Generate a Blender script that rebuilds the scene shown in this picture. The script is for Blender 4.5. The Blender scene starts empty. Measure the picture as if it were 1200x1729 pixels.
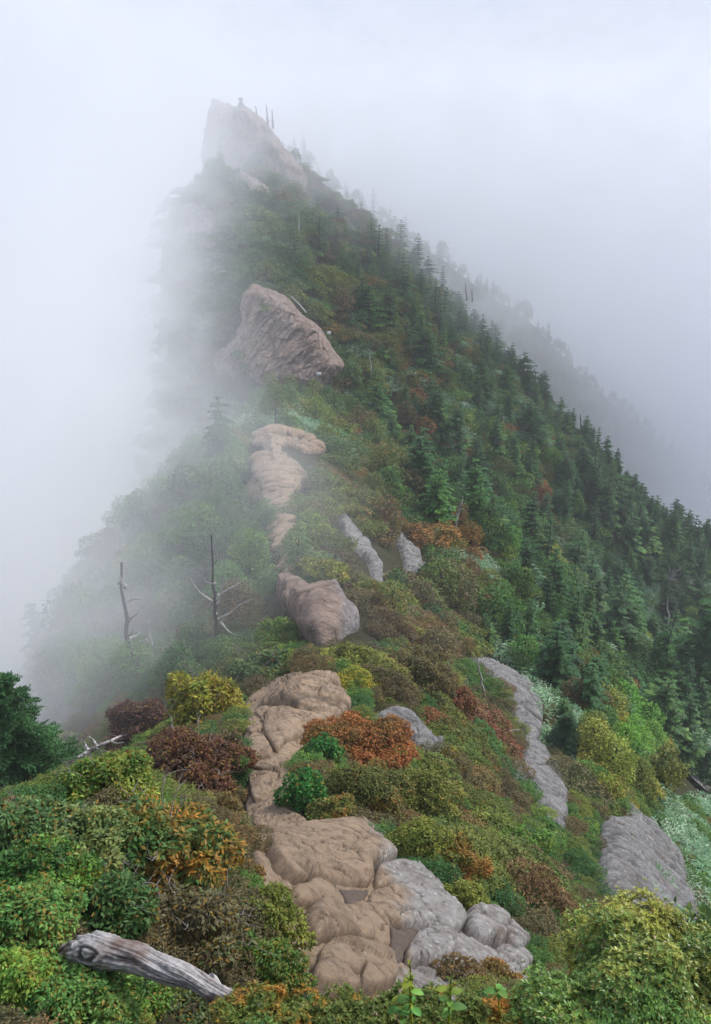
import bpy, math, random
import numpy as np
from mathutils import Vector, Matrix
rng = np.random.default_rng(7)
random.seed(7)
PI = math.pi
SC = bpy.context.scene
COL = SC.collection

# ------------------------------------------------------------------ camera, world, sun, exposure
F = 1357.0                       # focal length in pixels of the 1200 x 1729 photograph
PITCH = math.radians(25.0)
CP, SP = math.cos(PITCH), math.sin(PITCH)
cam_d = bpy.data.cameras.new('camera')
cam_d.sensor_fit = 'HORIZONTAL'; cam_d.sensor_width = 36.0; cam_d.lens = F / 1200 * 36
cam_d.clip_start = 0.1; cam_d.clip_end = 3000
cam = bpy.data.objects.new('camera', cam_d); COL.objects.link(cam)
cam.rotation_euler = (math.radians(90) - PITCH, 0, 0)
SC.camera = cam

SUN_EL, SUN_AZ = math.radians(48), math.radians(62)      # azimuth clockwise from +Y
w = bpy.data.worlds.new('World'); SC.world = w; w.use_nodes = True
nt = w.node_tree; nt.nodes.clear()
sky = nt.nodes.new('ShaderNodeTexSky'); sky.sky_type = 'NISHITA'; sky.sun_disc = False
sky.sun_elevation = SUN_EL; sky.sun_rotation = SUN_AZ
sky.altitude = 1950; sky.dust_density = 6.0; sky.air_density = 1.0
hs = nt.nodes.new('ShaderNodeHueSaturation'); hs.inputs['Saturation'].default_value = 0.25
mixw = nt.nodes.new('ShaderNodeMix'); mixw.data_type = 'RGBA'; mixw.inputs[0].default_value = 0.82
mixw.inputs[7].default_value = (2.55, 2.95, 3.95, 1)       # the even white of the cloud cover
bg = nt.nodes.new('ShaderNodeBackground'); bg.inputs['Strength'].default_value = 0.10
wo = nt.nodes.new('ShaderNodeOutputWorld')
nt.links.new(sky.outputs[0], hs.inputs['Color']); nt.links.new(hs.outputs[0], mixw.inputs[6])
nt.links.new(mixw.outputs[2], bg.inputs['Color']); nt.links.new(bg.outputs[0], wo.inputs['Surface'])

sun_d = bpy.data.lights.new('sun', 'SUN'); sun_d.energy = 1.5; sun_d.angle = math.radians(14)
sun_d.color = (1.0, 0.98, 0.95)
sun = bpy.data.objects.new('sun', sun_d); COL.objects.link(sun)
sdir = Vector((math.sin(SUN_AZ) * math.cos(SUN_EL), math.cos(SUN_AZ) * math.cos(SUN_EL), math.sin(SUN_EL)))
sun.rotation_euler = sdir.to_track_quat('Z', 'Y').to_euler()
SC.view_settings.view_transform = 'Standard'; SC.view_settings.look = 'None'
SC.view_settings.exposure = 1.12; SC.view_settings.gamma = 1.0
SC.view_settings.use_curve_mapping = False
SC.cycles.volume_bounces = 80
SC.cycles.max_bounces = 82
SC.cycles.diffuse_bounces = 2
SC.cycles.glossy_bounces = 1
SC.cycles.transparent_max_bounces = 8
SC.cycles.volume_step_rate = 1.0
SC.cycles.volume_max_steps = 96

HAZE_DENSITY = .0006
LEFT_Q, LEFT_D = (-11, 26), .06
CAP_Q, CAP_D = (95, 172), .016
BACK_Q, BACK_D = (222, 305), .04
# ------------------------------------------------------------------ numeric helpers
def lerp(a, b, t): return a + (b - a) * t
def sstep(a, b, x):
    t = np.clip((x - a) / (b - a), 0, 1); return t * t * (3 - 2 * t)

def _hash(ix, iy, iz, seed):
    h = (ix.astype(np.int64) * 374761393 + iy.astype(np.int64) * 668265263 + iz.astype(np.int64) * 2147483647 + seed * 1274126177) & 0xffffffff
    h = ((h ^ (h >> 13)) * 1274126177) & 0xffffffff
    h = (h ^ (h >> 16)) & 0xffffffff
    h = (h * 2246822519) & 0xffffffff
    h = h ^ (h >> 15)
    return (h & 0xffffff) / float(0xffffff)

def vnoise(p, seed=0):
    """value noise -1..1 at N x 3 points"""
    p = np.asarray(p, float)
    i = np.floor(p).astype(np.int64); f = p - i; f = f * f * f * (f * (f * 6 - 15) + 10)
    out = 0
    for dx in (0, 1):
        wx = f[..., 0] if dx else 1 - f[..., 0]
        for dy in (0, 1):
            wy = f[..., 1] if dy else 1 - f[..., 1]
            for dz in (0, 1):
                wz = f[..., 2] if dz else 1 - f[..., 2]
                out = out + wx * wy * wz * _hash(i[..., 0] + dx, i[..., 1] + dy, i[..., 2] + dz, seed)
    return out * 2 - 1

def fbm(p, octv=4, seed=0, gain=0.5):
    p = np.asarray(p, float); a = 1; s = 0; n = 0
    for k in range(octv):
        s = s + a * vnoise(p * (2.03 ** k) + 17.3 * k, seed + k); n += a; a *= gain
    return s / n

def ridged(p, octv=4, seed=0):
    p = np.asarray(p, float); a = 1; s = 0; n = 0
    for k in range(octv):
        s = s + a * (1 - 2 * np.abs(vnoise(p * (2.1 ** k) + 9.1 * k, seed + k))); n += a; a *= 0.5
    return s / n

def worley(p, seed=0):
    """distance to the nearest and second nearest feature point, and the cell's random value"""
    p = np.asarray(p, float); i = np.floor(p).astype(np.int64)
    d1 = np.full(p.shape[:-1], 9.0); d2 = d1.copy(); cid = np.zeros(p.shape[:-1])
    for dx in (-1, 0, 1):
        for dy in (-1, 0, 1):
            for dz in (-1, 0, 1):
                c = i + np.array([dx, dy, dz])
                q = np.stack([_hash(c[..., 0], c[..., 1], c[..., 2], seed + k) for k in (0, 1, 2)], -1)
                d = np.linalg.norm(c + q - p, axis=-1)
                r = _hash(c[..., 0], c[..., 1], c[..., 2], seed + 5)
                near = d < d1
                d2 = np.where(near, d1, np.minimum(d2, d)); cid = np.where(near, r, cid); d1 = np.where(near, d, d1)
    return d1, d2, cid

def ray(px, py):
    u = (np.asarray(px, float) - 600) / F; v = -(np.asarray(py, float) - 864.5) / F
    return np.stack([u, CP + v * SP, -SP + v * CP], -1)
def P(px, py, Y):
    """the point of the photograph's line of sight (px, py) that lies Y metres ahead"""
    d = ray(px, py); return d * (np.asarray(Y, float) / d[..., 1])[..., None]
def proj(p):
    p = np.asarray(p, float)
    dep = p[..., 1] * CP - p[..., 2] * SP; dep = np.where(dep < 0.05, 0.05, dep)
    up = p[..., 1] * SP + p[..., 2] * CP
    return 600 + F * p[..., 0] / dep, 864.5 - F * up / dep, dep

# ------------------------------------------------------------------ the mountain's shape
_cr = [(590, 1690, 6.0), (595, 1560, 8.5), (560, 1420, 12), (470, 1300, 16), (510, 1185, 21.0), (540, 1100, 28),
       (545, 1010, 33), (500, 955, 41), (478, 850, 52), (455, 730, 64), (472, 702, 78), (480, 672, 95),
       (485, 655, 105), (430, 505, 116), (440, 440, 125), (400, 350, 140), (365, 290, 150), (415, 288, 160), (425, 292, 170), (410, 222, 180), (430, 240, 187)]
_cp = np.array([P(a, b, c) for a, b, c in _cr])
CY = np.concatenate([[-400, -40, -6, 0, 1.2, 2.6], _cp[:, 1], [215, 260, 900]])
CX = np.concatenate([[0, 0, 0, 0, 0, 0], _cp[:, 0], [-30, -35, -60]])
CZ = np.concatenate([[-190, -22, -2.2, -1.65, -2.1, -5.3], _cp[:, 2], [-45, -105, -190]])
def smooth_tab(X, V):
    xs = np.concatenate([np.arange(-400, -10, 5.0), np.arange(-10, 30, .25), np.arange(30, 900, 1.0)])
    v = np.interp(xs, X, V); o = v.copy()
    for _ in range(6):
        o[1:-1] = (o[:-2] + 2 * o[1:-1] + o[2:]) / 4
    return xs, o
_sx = smooth_tab(CY, CX); _sz = smooth_tab(CY, CZ)
def xc(Y): return np.interp(Y, *_sx)
def zc(Y): return np.interp(Y, *_sz)
def tab(Y, pairs): return np.interp(Y, [a for a, b in pairs], [b for a, b in pairs])

def H(x, Y, rough=True):
    x, Y = np.broadcast_arrays(np.asarray(x, float), np.asarray(Y, float))
    s = x - xc(Y)
    z = zc(Y)
    # valley side (right)
    r = np.maximum(s, 0)
    g1 = tab(Y, [(0, .5), (6, .55), (12, .62), (30, .72), (60, .75), (100, .7), (150, .68), (180, .72), (220, .8)])
    g0 = tab(Y, [(0, .1), (6, .12), (12, .25), (30, .3), (60, .4), (150, .5), (180, .6)])
    wr = tab(Y, [(0, 1.0), (12, 1.5), (60, 4), (180, 6)])
    g2 = tab(Y, [(0, .95), (12, 1.0), (40, .9), (100, .9), (150, .95), (180, .93)])
    w2 = tab(Y, [(0, 3), (20, 9), (60, 20), (180, 30)])
    dr = g0 * np.minimum(r, wr) + g1 * np.clip(r - wr, 0, w2) + g2 * np.clip(r - wr - w2, 0, 200) + .3 * np.maximum(r - wr - w2 - 200, 0)
    # cloud side (left)
    l = np.maximum(-s, 0)
    h0 = tab(Y, [(0, .1), (6, .2), (12, .5), (30, .6), (60, .7), (100, .9), (130, .85), (150, .72), (165, .95), (174, 3.4), (182, 3.4)])
    b0 = tab(Y, [(0, 4), (10, 4.5), (20, 11), (45, 14), (60, 16.5), (90, 15.5), (110, 12), (140, 9), (150, 8.5), (165, 8), (174, 5), (182, 5)])
    h1 = tab(Y, [(0, .5), (10, .7), (30, 1.1), (60, 2.2), (110, 2.4), (150, 2.0), (165, 2.2), (180, 4)])
    dl = h0 * np.minimum(l, b0) + h1 * np.clip(l - b0, 0, 60) + .6 * np.clip(l - b0 - 60, 0, 150) + .2 * np.maximum(l - b0 - 210, 0)
    z = z - dr - dl
    # the ridge ends behind the summit and behind the cloud-side spurs
    yend = np.interp(s, [-60, -35, -24, -8, 0, 30, 60, 95, 140, 260], [52, 74, 100, 160, 186, 184, 176, 158, 138, 110])
    z = z - 1.5 * np.maximum(Y - yend, 0) * np.exp(-np.maximum(Y - yend, 0) / 120) 
    # shoulder below the viewpoint on the left
    hump = 3.3 * np.exp(-((x + 2.9) / 2.2) ** 2 - ((Y - 6.5) / 3.8) ** 2) + 3.0 * np.exp(-((x + 9) / 6) ** 2 - ((Y - 13) / 7) ** 2)
    hump += 1.2 * np.exp(-((x - 1.9) / 1.0) ** 2 - ((Y - 2.6) / 1.2) ** 2)
    hump += 15 * np.exp(-((x - 82) / 24) ** 2 - ((Y - 128) / 24) ** 2)
    z = z + hump
    if rough:
        amp = np.clip((Y - 8) / 60, 0, 1)
        p = np.stack([s * .045, Y * .09, np.zeros_like(s)], -1)
        side = np.clip((np.abs(s) - 2) / 14, 0, 1)
        z = z + amp * side * (3.2 * fbm(p, 3, 3) + 1.0 * ridged(p * 2.7, 2, 8))
        p2 = np.stack([x * .5, Y * .5, np.zeros_like(s)], -1)
        z = z + .22 * np.clip(np.abs(s) / 3, .25, 1) * fbm(p2, 3, 11) * np.clip(Y / 10, .3, 1)
    z = np.maximum(z, -195 + 6 * np.sin(x * .01) + 5 * np.cos(Y * .013))
    return z

def normal_at(x, Y, e=0.6):
    e = np.maximum(.25, np.abs(Y) * .012)
    zx = (H(x + e, Y) - H(x - e, Y)) / (2 * e); zy = (H(x, Y + e) - H(x, Y - e)) / (2 * e)
    n = np.stack([-zx, -zy, np.ones_like(zx)], -1)
    return n / np.linalg.norm(n, axis=-1, keepdims=True)

_ys = np.concatenate([np.arange(2.2, 20, .12), np.arange(20, 70, .4), np.arange(70, 200, .8), np.arange(200, 420, 4)])
_sg = np.concatenate([np.arange(-140, -20, .8), np.arange(-20, 30, .12), np.arange(30, 260, .8)])
_tab = H(xc(_ys)[:, None] + _sg[None], _ys[:, None]); _xc = xc(_ys)
def hit(px, py, y0=2.2):
    """where the lines of sight meet the ground; NaN where they miss it"""
    px = np.atleast_1d(np.asarray(px, float)).ravel(); py = np.atleast_1d(np.asarray(py, float)).ravel()
    out = np.full((len(px), 3), np.nan)
    d = ray(px, py); sl = d / d[:, 1:2]
    idx = np.arange(len(px)); prev = None; py_ = None
    for k, Y in enumerate(_ys):
        if Y < y0: continue
        if not len(idx): break
        q = sl[idx] * Y
        gap = q[:, 2] - np.interp(q[:, 0] - _xc[k], _sg, _tab[k])
        if prev is not None:
            h_ = gap < 0
            if h_.any():
                g0 = prev[h_]; t = g0 / np.maximum(g0 - gap[h_], 1e-6)
                yy = py_ + (Y - py_) * np.clip(t, 0, 1)
                out[idx[h_]] = sl[idx[h_]] * yy[:, None]; idx = idx[~h_]; gap = gap[~h_]
        prev = gap; py_ = Y
    return out

# ------------------------------------------------------------------ mesh and object helpers
def mesh_np(name, v, faces_flat, n_per, mat=None, attrs=None, smooth=False):
    """faces_flat: M x n_per int array"""
    me = bpy.data.meshes.new(name)
    v = np.ascontiguousarray(v, dtype=np.float32); fa = np.ascontiguousarray(faces_flat, dtype=np.int32)
    me.vertices.add(len(v)); me.vertices.foreach_set('co', v.ravel())
    m = len(fa); me.loops.add(m * n_per); me.loops.foreach_set('vertex_index', fa.ravel())
    me.polygons.add(m)
    me.polygons.foreach_set('loop_start', np.arange(0, m * n_per, n_per, dtype=np.int32))
    try: me.polygons.foreach_set('loop_total', np.full(m, n_per, dtype=np.int32))
    except Exception: pass
    if smooth: me.polygons.foreach_set('use_smooth', np.ones(m, bool))
    for k, a in (attrs or {}).items():
        at = me.attributes.new(k, 'FLOAT', 'POINT'); at.data.foreach_set('value', np.asarray(a, np.float32))
    me.update(calc_edges=True)
    if mat is not None: me.materials.append(mat)
    return me

def link(name, me, parent=None, label=None, cat=None, group=None, kind=None, loc=None):
    o = bpy.data.objects.new(name, me); COL.objects.link(o)
    if parent is not None: o.parent = parent
    if loc is not None: o.location = loc
    if label: o['label'] = label
    if cat: o['category'] = cat
    if group: o['group'] = group
    if kind: o['kind'] = kind
    return o

def grid_faces(nu, nv, closed_u=False, closed_v=False):
    """vertex index = i * nv + j"""
    iu = np.arange(nu if closed_u else nu - 1); jv = np.arange(nv if closed_v else nv - 1)
    I, J = np.meshgrid(iu, jv, indexing='ij'); I2 = (I + 1) % nu; J2 = (J + 1) % nv
    return np.stack([I * nv + J, I2 * nv + J, I2 * nv + J2, I * nv + J2], -1).reshape(-1, 4)

class Geo:
    """collects quads with a per-vertex attribute, joined into one mesh"""
    def __init__(s): s.v = []; s.f = []; s.a = []; s.n = 0
    def add(s, v, f, a=0.5):
        v = np.asarray(v, float).reshape(-1, 3); s.v.append(v); s.f.append(np.asarray(f) + s.n)
        s.a.append(np.broadcast_to(a, (len(v),)).astype(float)); s.n += len(v)
    def mesh(s, name, mat, smooth=False):
        return mesh_np(name, np.concatenate(s.v), np.concatenate(s.f), 4, mat, {'var': np.concatenate(s.a)}, smooth)

def tube(geo, pts, rad, seg=7, var=.5, rough=0.0, seed=0):
    pts = np.asarray(pts, float); n = len(pts); rad = np.broadcast_to(rad, (n,)).astype(float)
    t = np.gradient(pts, axis=0); t /= np.linalg.norm(t, axis=1, keepdims=True) + 1e-9
    up = np.array([0.1, .2, 1.0]) if abs(t[0, 2]) < .8 else np.array([1.0, .1, 0])
    a = np.cross(t, up); a /= np.linalg.norm(a, axis=1, keepdims=True) + 1e-9; b = np.cross(t, a)
    th = np.linspace(0, 2 * PI, seg, endpoint=False)
    ring = pts[:, None] + rad[:, None, None] * (np.cos(th)[None, :, None] * a[:, None] + np.sin(th)[None, :, None] * b[:, None])
    if rough:
        nn = vnoise(ring.reshape(-1, 3) / (rad.max() * 1.2), seed).reshape(n, seg)
        ring = ring + (ring - pts[:, None]) * (nn * rough)[..., None]
    v = ring.reshape(-1, 3)
    f = grid_faces(n, seg, closed_v=True)
    c0, c1 = len(v), len(v) + 1
    v = np.vstack([v, pts[0] - t[0] * rad[0] * .3, pts[-1] + t[-1] * rad[-1] * .6])
    cap = [[c0, (j + 1) % seg, j, c0] for j in range(0)]
    caps = []
    for j in range(0, seg, 2):
        caps.append([c0, (j + 2) % seg if j + 2 <= seg else 0, (j + 1) % seg, j])
        o = (n - 1) * seg
        caps.append([c1, o + j, o + (j + 1) % seg, o + (j + 2) % seg if j + 2 <= seg else o])
    caps = [c for c in caps if len(set(c)) == 4]
    geo.add(v, np.vstack([f, np.array(caps).reshape(-1, 4)]), var)

def curve_pts(p0, p1, n=8, wob=.08, seed=0, sag=0.0):
    r = np.random.default_rng(seed); p0 = np.asarray(p0, float); p1 = np.asarray(p1, float)
    t = np.linspace(0, 1, n)[:, None]; L = np.linalg.norm(p1 - p0)
    off = np.cumsum(r.normal(0, 1, (n, 3)), 0); off -= off[0] + (off[-1] - off[0]) * t
    q = p0 + (p1 - p0) * t + off * wob * L / n; q[:, 2] += sag * L * (4 * t * (1 - t))[:, 0]
    return q

# ------------------------------------------------------------------ materials
def new_mat(name):
    m = bpy.data.materials.new(name); m.use_nodes = True; t = m.node_tree; t.nodes.clear()
    out = t.nodes.new('ShaderNodeOutputMaterial'); return m, t, out
def nd(t, typ, **kw):
    n = t.nodes.new(typ)
    for k, v in kw.items():
        if k in n.inputs.keys() if isinstance(k, str) else False: n.inputs[k].default_value = v
        else: setattr(n, k, v)
    return n
def ramp(t, src, stops):
    r = t.nodes.new('ShaderNodeValToRGB'); els = r.color_ramp.elements
    while len(els) < len(stops): els.new(.5)
    for e, (p, c) in zip(els, stops): e.position = p; e.color = (*c, 1) if len(c) == 3 else c
    t.links.new(src, r.inputs[0]); return r.outputs[0]
def mixc(t, fac, a, b, blend='MIX'):
    m = t.nodes.new('ShaderNodeMix'); m.data_type = 'RGBA'; m.blend_type = blend
    for s, v in ((0, fac), (6, a), (7, b)):
        if hasattr(v, 'links') or hasattr(v, 'is_output'): t.links.new(v, m.inputs[s])
        else: m.inputs[s].default_value = v if not isinstance(v, tuple) else (*v, 1)[:4]
    return m.outputs[2]
def noise(t, scale, detail=4, rough=.55, vec=None, dist=0.0):
    n = t.nodes.new('ShaderNodeTexNoise'); n.inputs['Scale'].default_value = scale
    n.inputs['Detail'].default_value = detail; n.inputs['Roughness'].default_value = rough; n.inputs['Distortion'].default_value = dist
    if vec is not None: t.links.new(vec, n.inputs['Vector'])
    return n.outputs[0]
def math_n(t, op, a, b=None, c=None, clamp=False):
    m = t.nodes.new('ShaderNodeMath'); m.operation = op; m.use_clamp = clamp
    for i, v in enumerate((a, b, c)):
        if v is None: continue
        if isinstance(v, (int, float)): m.inputs[i].default_value = v
        else: t.links.new(v, m.inputs[i])
    return m.outputs[0]

def leaf_material(name, attr_type, translucent=.28, rough=.55, spec=.25):
    """leaf colour from the plant's own tint, a second tint on some of its leaves, and a little variation leaf by leaf"""
    m, t, out = new_mat(name)
    A = t.nodes.new('ShaderNodeAttribute'); A.attribute_type = attr_type; A.attribute_name = 'tint'
    B = t.nodes.new('ShaderNodeAttribute'); B.attribute_type = attr_type; B.attribute_name = 'tint_b'
    M = t.nodes.new('ShaderNodeAttribute'); M.attribute_type = attr_type; M.attribute_name = 'share_b'
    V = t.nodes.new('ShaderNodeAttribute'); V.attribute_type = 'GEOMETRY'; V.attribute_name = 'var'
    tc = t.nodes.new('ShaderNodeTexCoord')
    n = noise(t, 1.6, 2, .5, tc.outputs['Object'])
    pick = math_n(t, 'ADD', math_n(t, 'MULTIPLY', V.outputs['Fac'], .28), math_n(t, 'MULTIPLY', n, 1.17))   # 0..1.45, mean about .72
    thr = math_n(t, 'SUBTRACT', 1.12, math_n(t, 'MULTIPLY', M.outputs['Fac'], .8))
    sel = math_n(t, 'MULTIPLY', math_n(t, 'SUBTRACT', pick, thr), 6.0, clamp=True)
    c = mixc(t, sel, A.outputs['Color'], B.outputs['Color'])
    FL = t.nodes.new('ShaderNodeAttribute'); FL.attribute_type = attr_type; FL.attribute_name = 'fleck'
    w2 = t.nodes.new('ShaderNodeTexWhiteNoise'); w2.noise_dimensions = '2D'; cmb = t.nodes.new('ShaderNodeCombineXYZ'); t.links.new(V.outputs['Fac'], cmb.inputs[0]); cmb.inputs[1].default_value = 3.7; t.links.new(cmb.outputs[0], w2.inputs['Vector'])
    fl = math_n(t, 'LESS_THAN', w2.outputs['Value'], math_n(t, 'MULTIPLY', FL.outputs['Fac'], math_n(t, 'MULTIPLY', n, 2.0)))
    c = mixc(t, fl, c, mixc(t, V.outputs['Fac'], (.30, .26, .04), (.30, .12, .03)))
    wn = t.nodes.new('ShaderNodeTexWhiteNoise'); wn.noise_dimensions = '1D'; t.links.new(V.outputs['Fac'], wn.inputs['W'])
    n5 = noise(t, 3.4, 3, .6, tc.outputs['Object'])
    val = math_n(t, 'MULTIPLY', math_n(t, 'ADD', .55, math_n(t, 'MULTIPLY', wn.outputs['Value'], .9)), math_n(t, 'ADD', .35, math_n(t, 'MULTIPLY', n5, 1.3)))
    hsv = t.nodes.new('ShaderNodeHueSaturation'); t.links.new(c, hsv.inputs['Color']); t.links.new(val, hsv.inputs['Value'])
    t.links.new(math_n(t, 'ADD', .485, math_n(t, 'MULTIPLY', V.outputs['Fac'], .03)), hsv.inputs['Hue'])
    bs = t.nodes.new('ShaderNodeBsdfPrincipled'); bs.inputs['Roughness'].default_value = rough
    bs.inputs['Specular IOR Level'].default_value = spec
    t.links.new(hsv.outputs[0], bs.inputs['Base Color'])
    tr = t.nodes.new('ShaderNodeBsdfTranslucent'); t.links.new(hsv.outputs[0], tr.inputs['Color'])
    mx = t.nodes.new('ShaderNodeMixShader'); mx.inputs[0].default_value = translucent
    t.links.new(bs.outputs[0], mx.inputs[1]); t.links.new(tr.outputs[0], mx.inputs[2]); t.links.new(mx.outputs[0], out.inputs['Surface'])
    return m
M_leaf = leaf_material('leaves', 'OBJECT')
M_leaf_i = leaf_material('leaves_mass', 'INSTANCER')
M_gloss = leaf_material('leathery_leaves', 'OBJECT', .12, .38, .5)

def wood_material(name, stops, scale=14, bump=.5, stretch=(1, 1, .12)):
    m, t, out = new_mat(name)
    tc = t.nodes.new('ShaderNodeTexCoord'); mp = t.nodes.new('ShaderNodeMapping'); mp.inputs['Scale'].default_value = stretch
    t.links.new(tc.outputs['Object'], mp.inputs['Vector'])
    n = noise(t, scale, 6, .65, mp.outputs[0], .6); c = ramp(t, n, stops)
    bs = t.nodes.new('ShaderNodeBsdfPrincipled'); bs.inputs['Roughness'].default_value = .85; bs.inputs['Specular IOR Level'].default_value = .2
    t.links.new(c, bs.inputs['Base Color'])
    bp = t.nodes.new('ShaderNodeBump'); bp.inputs['Strength'].default_value = bump; bp.inputs['Distance'].default_value = .02
    t.links.new(n, bp.inputs['Height']); t.links.new(bp.outputs[0], bs.inputs['Normal']); t.links.new(bs.outputs[0], out.inputs['Surface'])
    return m
M_bark = wood_material('bark', [(.3, (.03, .024, .02)), (.55, (.09, .075, .062)), (.75, (.2, .18, .16))])
M_dead = wood_material('bleached_wood', [(.3, (.16, .14, .125)), (.5, (.42, .39, .36)), (.7, (.66, .63, .6))])
M_twig = wood_material('grey_twigs', [(.3, (.12, .10, .085)), (.6, (.27, .24, .21))])
M_snag = wood_material('dark_snag_wood', [(.35, (.035, .03, .028)), (.6, (.10, .09, .085)), (.8, (.3, .28, .27))])

def rock_material(name, tan, grey, dark, lichen=.5, scale=1.0, strata=None):
    """bedrock: trodden tan where 'wear' is high, grey and lichen-spotted elsewhere, dark stain in the joints ('joint')"""
    m, t, out = new_mat(name)
    g = t.nodes.new('ShaderNodeNewGeometry'); pos = g.outputs['Position']
    W = t.nodes.new('ShaderNodeAttribute'); W.attribute_name = 'wear'
    J = t.nodes.new('ShaderNodeAttribute'); J.attribute_name = 'joint'
    n1 = noise(t, .9 * scale, 6, .6, pos, .4); n2 = noise(t, 6 * scale, 9, .78, pos); n3 = noise(t, 30 * scale, 5, .75, pos)
    tanc = ramp(t, n2, [(.25, tuple(c * .55 for c in tan)), (.5, tan), (.78, tuple(min(1, c * 1.35) for c in tan))])
    greyc = ramp(t, n2, [(.25, tuple(c * .42 for c in grey)), (.5, grey), (.75, tuple(min(1, c * 1.5) for c in grey))])
    wf = math_n(t, 'ADD', W.outputs['Fac'], math_n(t, 'MULTIPLY', math_n(t, 'SUBTRACT', n1, .5), 1.6), clamp=True)
    wf = math_n(t, 'MULTIPLY', math_n(t, 'SUBTRACT', wf, .3), 2.4, clamp=True)
    c = mixc(t, wf, greyc, tanc)
    vo = t.nodes.new('ShaderNodeTexVoronoi'); vo.inputs['Scale'].default_value = 9 * scale; t.links.new(pos, vo.inputs['Vector'])
    sp = math_n(t, 'MULTIPLY', math_n(t, 'SUBTRACT', .38, math_n(t, 'ADD', vo.outputs['Distance'], math_n(t, 'MULTIPLY', n3, .16))), 9, clamp=True)
    pr = t.nodes.new('ShaderNodeSeparateColor'); t.links.new(vo.outputs['Color'], pr.inputs[0])
    keep = math_n(t, 'GREATER_THAN', pr.outputs[0], 1 - lichen * .75)
    lf = math_n(t, 'MULTIPLY', math_n(t, 'MULTIPLY', sp, keep), math_n(t, 'SUBTRACT', 1.0, math_n(t, 'MULTIPLY', wf, .8)))
    c = mixc(t, lf, c, (.56, .55, .52))
    st = ramp(t, noise(t, 2.2 * scale, 5, .65, pos, 1.2), [(.46, (0, 0, 0)), (.62, (1, 1, 1))])
    c = mixc(t, math_n(t, 'MULTIPLY', st, .5), c, tuple(x * 2.0 for x in dark))
    ru = ramp(t, noise(t, 1.1 * scale, 4, .6, pos, .8), [(.55, (0, 0, 0)), (.7, (1, 1, 1))])
    c = mixc(t, math_n(t, 'MULTIPLY', ru, .35), c, (.17, .095, .055))
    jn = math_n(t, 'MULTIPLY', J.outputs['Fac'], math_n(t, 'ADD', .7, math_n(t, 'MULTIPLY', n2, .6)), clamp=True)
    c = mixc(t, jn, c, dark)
    c = mixc(t, math_n(t, 'MULTIPLY', math_n(t, 'SUBTRACT', n3, .35), .5, clamp=True), c, tuple(min(1, x * 1.5) for x in tan))
    bs = t.nodes.new('ShaderNodeBsdfPrincipled'); bs.inputs['Roughness'].default_value = .9; bs.inputs['Specular IOR Level'].default_value = .15
    t.links.new(c, bs.inputs['Base Color'])
    hsum = math_n(t, 'ADD', math_n(t, 'MULTIPLY', n2, .7), math_n(t, 'MULTIPLY', n3, .35))
    if strata:
        mp = t.nodes.new('ShaderNodeMapping'); mp.inputs['Rotation'].default_value = strata[0]; mp.inputs['Scale'].default_value = strata[1]
        t.links.new(pos, mp.inputs['Vector']); s_ = noise(t, 1.0, 7, .7, mp.outputs[0], .3)
        hsum = math_n(t, 'ADD', hsum, math_n(t, 'MULTIPLY', s_, 2.2))
    bp = t.nodes.new('ShaderNodeBump'); bp.inputs['Strength'].default_value = 1.0; bp.inputs['Distance'].default_value = .08 / scale
    t.links.new(hsum, bp.inputs['Height']); t.links.new(bp.outputs[0], bs.inputs['Normal']); t.links.new(bs.outputs[0], out.inputs['Surface'])
    return m
DK = (.04, .03, .024)
M_path = rock_material('trodden_rock', (.36, .26, .175), (.33, .315, .30), DK, .6, 1.0)
M_slab = rock_material('grey_slab_rock', (.36, .31, .27), (.37, .36, .35), (.06, .055, .05), .5, .55, ((.3, .6, .9), (1.2, 6.0, 4.0)))
M_crag = rock_material('reddish_crag_rock', (.46,.34,.275), (.44, .40, .39), (.13, .10, .085), .35, .22, ((.2, .5, .7), (.35, 1.6, 1.2)))

def ground_material():
    m, t, out = new_mat('forest_floor')
    g = t.nodes.new('ShaderNodeNewGeometry'); pos = g.outputs['Position']
    n1 = noise(t, .35, 5, .6, pos); n2 = noise(t, 6, 5, .7, pos); n3 = noise(t, 40, 3, .7, pos)
    c = ramp(t, n1, [(.35, (.035, .045, .02)), (.5, (.06, .055, .028)), (.62, (.045, .062, .024)), (.75, (.075, .055, .03))])
    c = mixc(t, n2, c, (.03, .035, .018)); c = mixc(t, math_n(t, 'MULTIPLY', n3, .3), c, (.14, .10, .06))
    bs = t.nodes.new('ShaderNodeBsdfPrincipled'); bs.inputs['Roughness'].default_value = .95; bs.inputs['Specular IOR Level'].default_value = .1
    t.links.new(c, bs.inputs['Base Color'])
    bp = t.nodes.new('ShaderNodeBump'); bp.inputs['Strength'].default_value = 1; bp.inputs['Distance'].default_value = .12
    t.links.new(math_n(t, 'ADD', n2, math_n(t, 'MULTIPLY', n3, .4)), bp.inputs['Height']); t.links.new(bp.outputs[0], bs.inputs['Normal'])
    t.links.new(bs.outputs[0], out.inputs['Surface']); return m
M_ground = ground_material()

def plain(name, col, rough=.7):
    m, t, out = new_mat(name); g = t.nodes.new('ShaderNodeNewGeometry'); n = noise(t, 12, 4, .6, g.outputs['Position'])
    c = ramp(t, n, [(.3, tuple(x * .75 for x in col)), (.7, tuple(min(1, x * 1.15) for x in col))])
    bs = t.nodes.new('ShaderNodeBsdfPrincipled'); bs.inputs['Roughness'].default_value = rough
    t.links.new(c, bs.inputs['Base Color']); t.links.new(bs.outputs[0], out.inputs['Surface']); return m
M_white = plain('white_paint', (.75, .75, .74)); M_post = plain('weathered_post', (.33, .29, .26)); M_stone = plain('shrine_stone', (.2, .19, .18))

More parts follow.
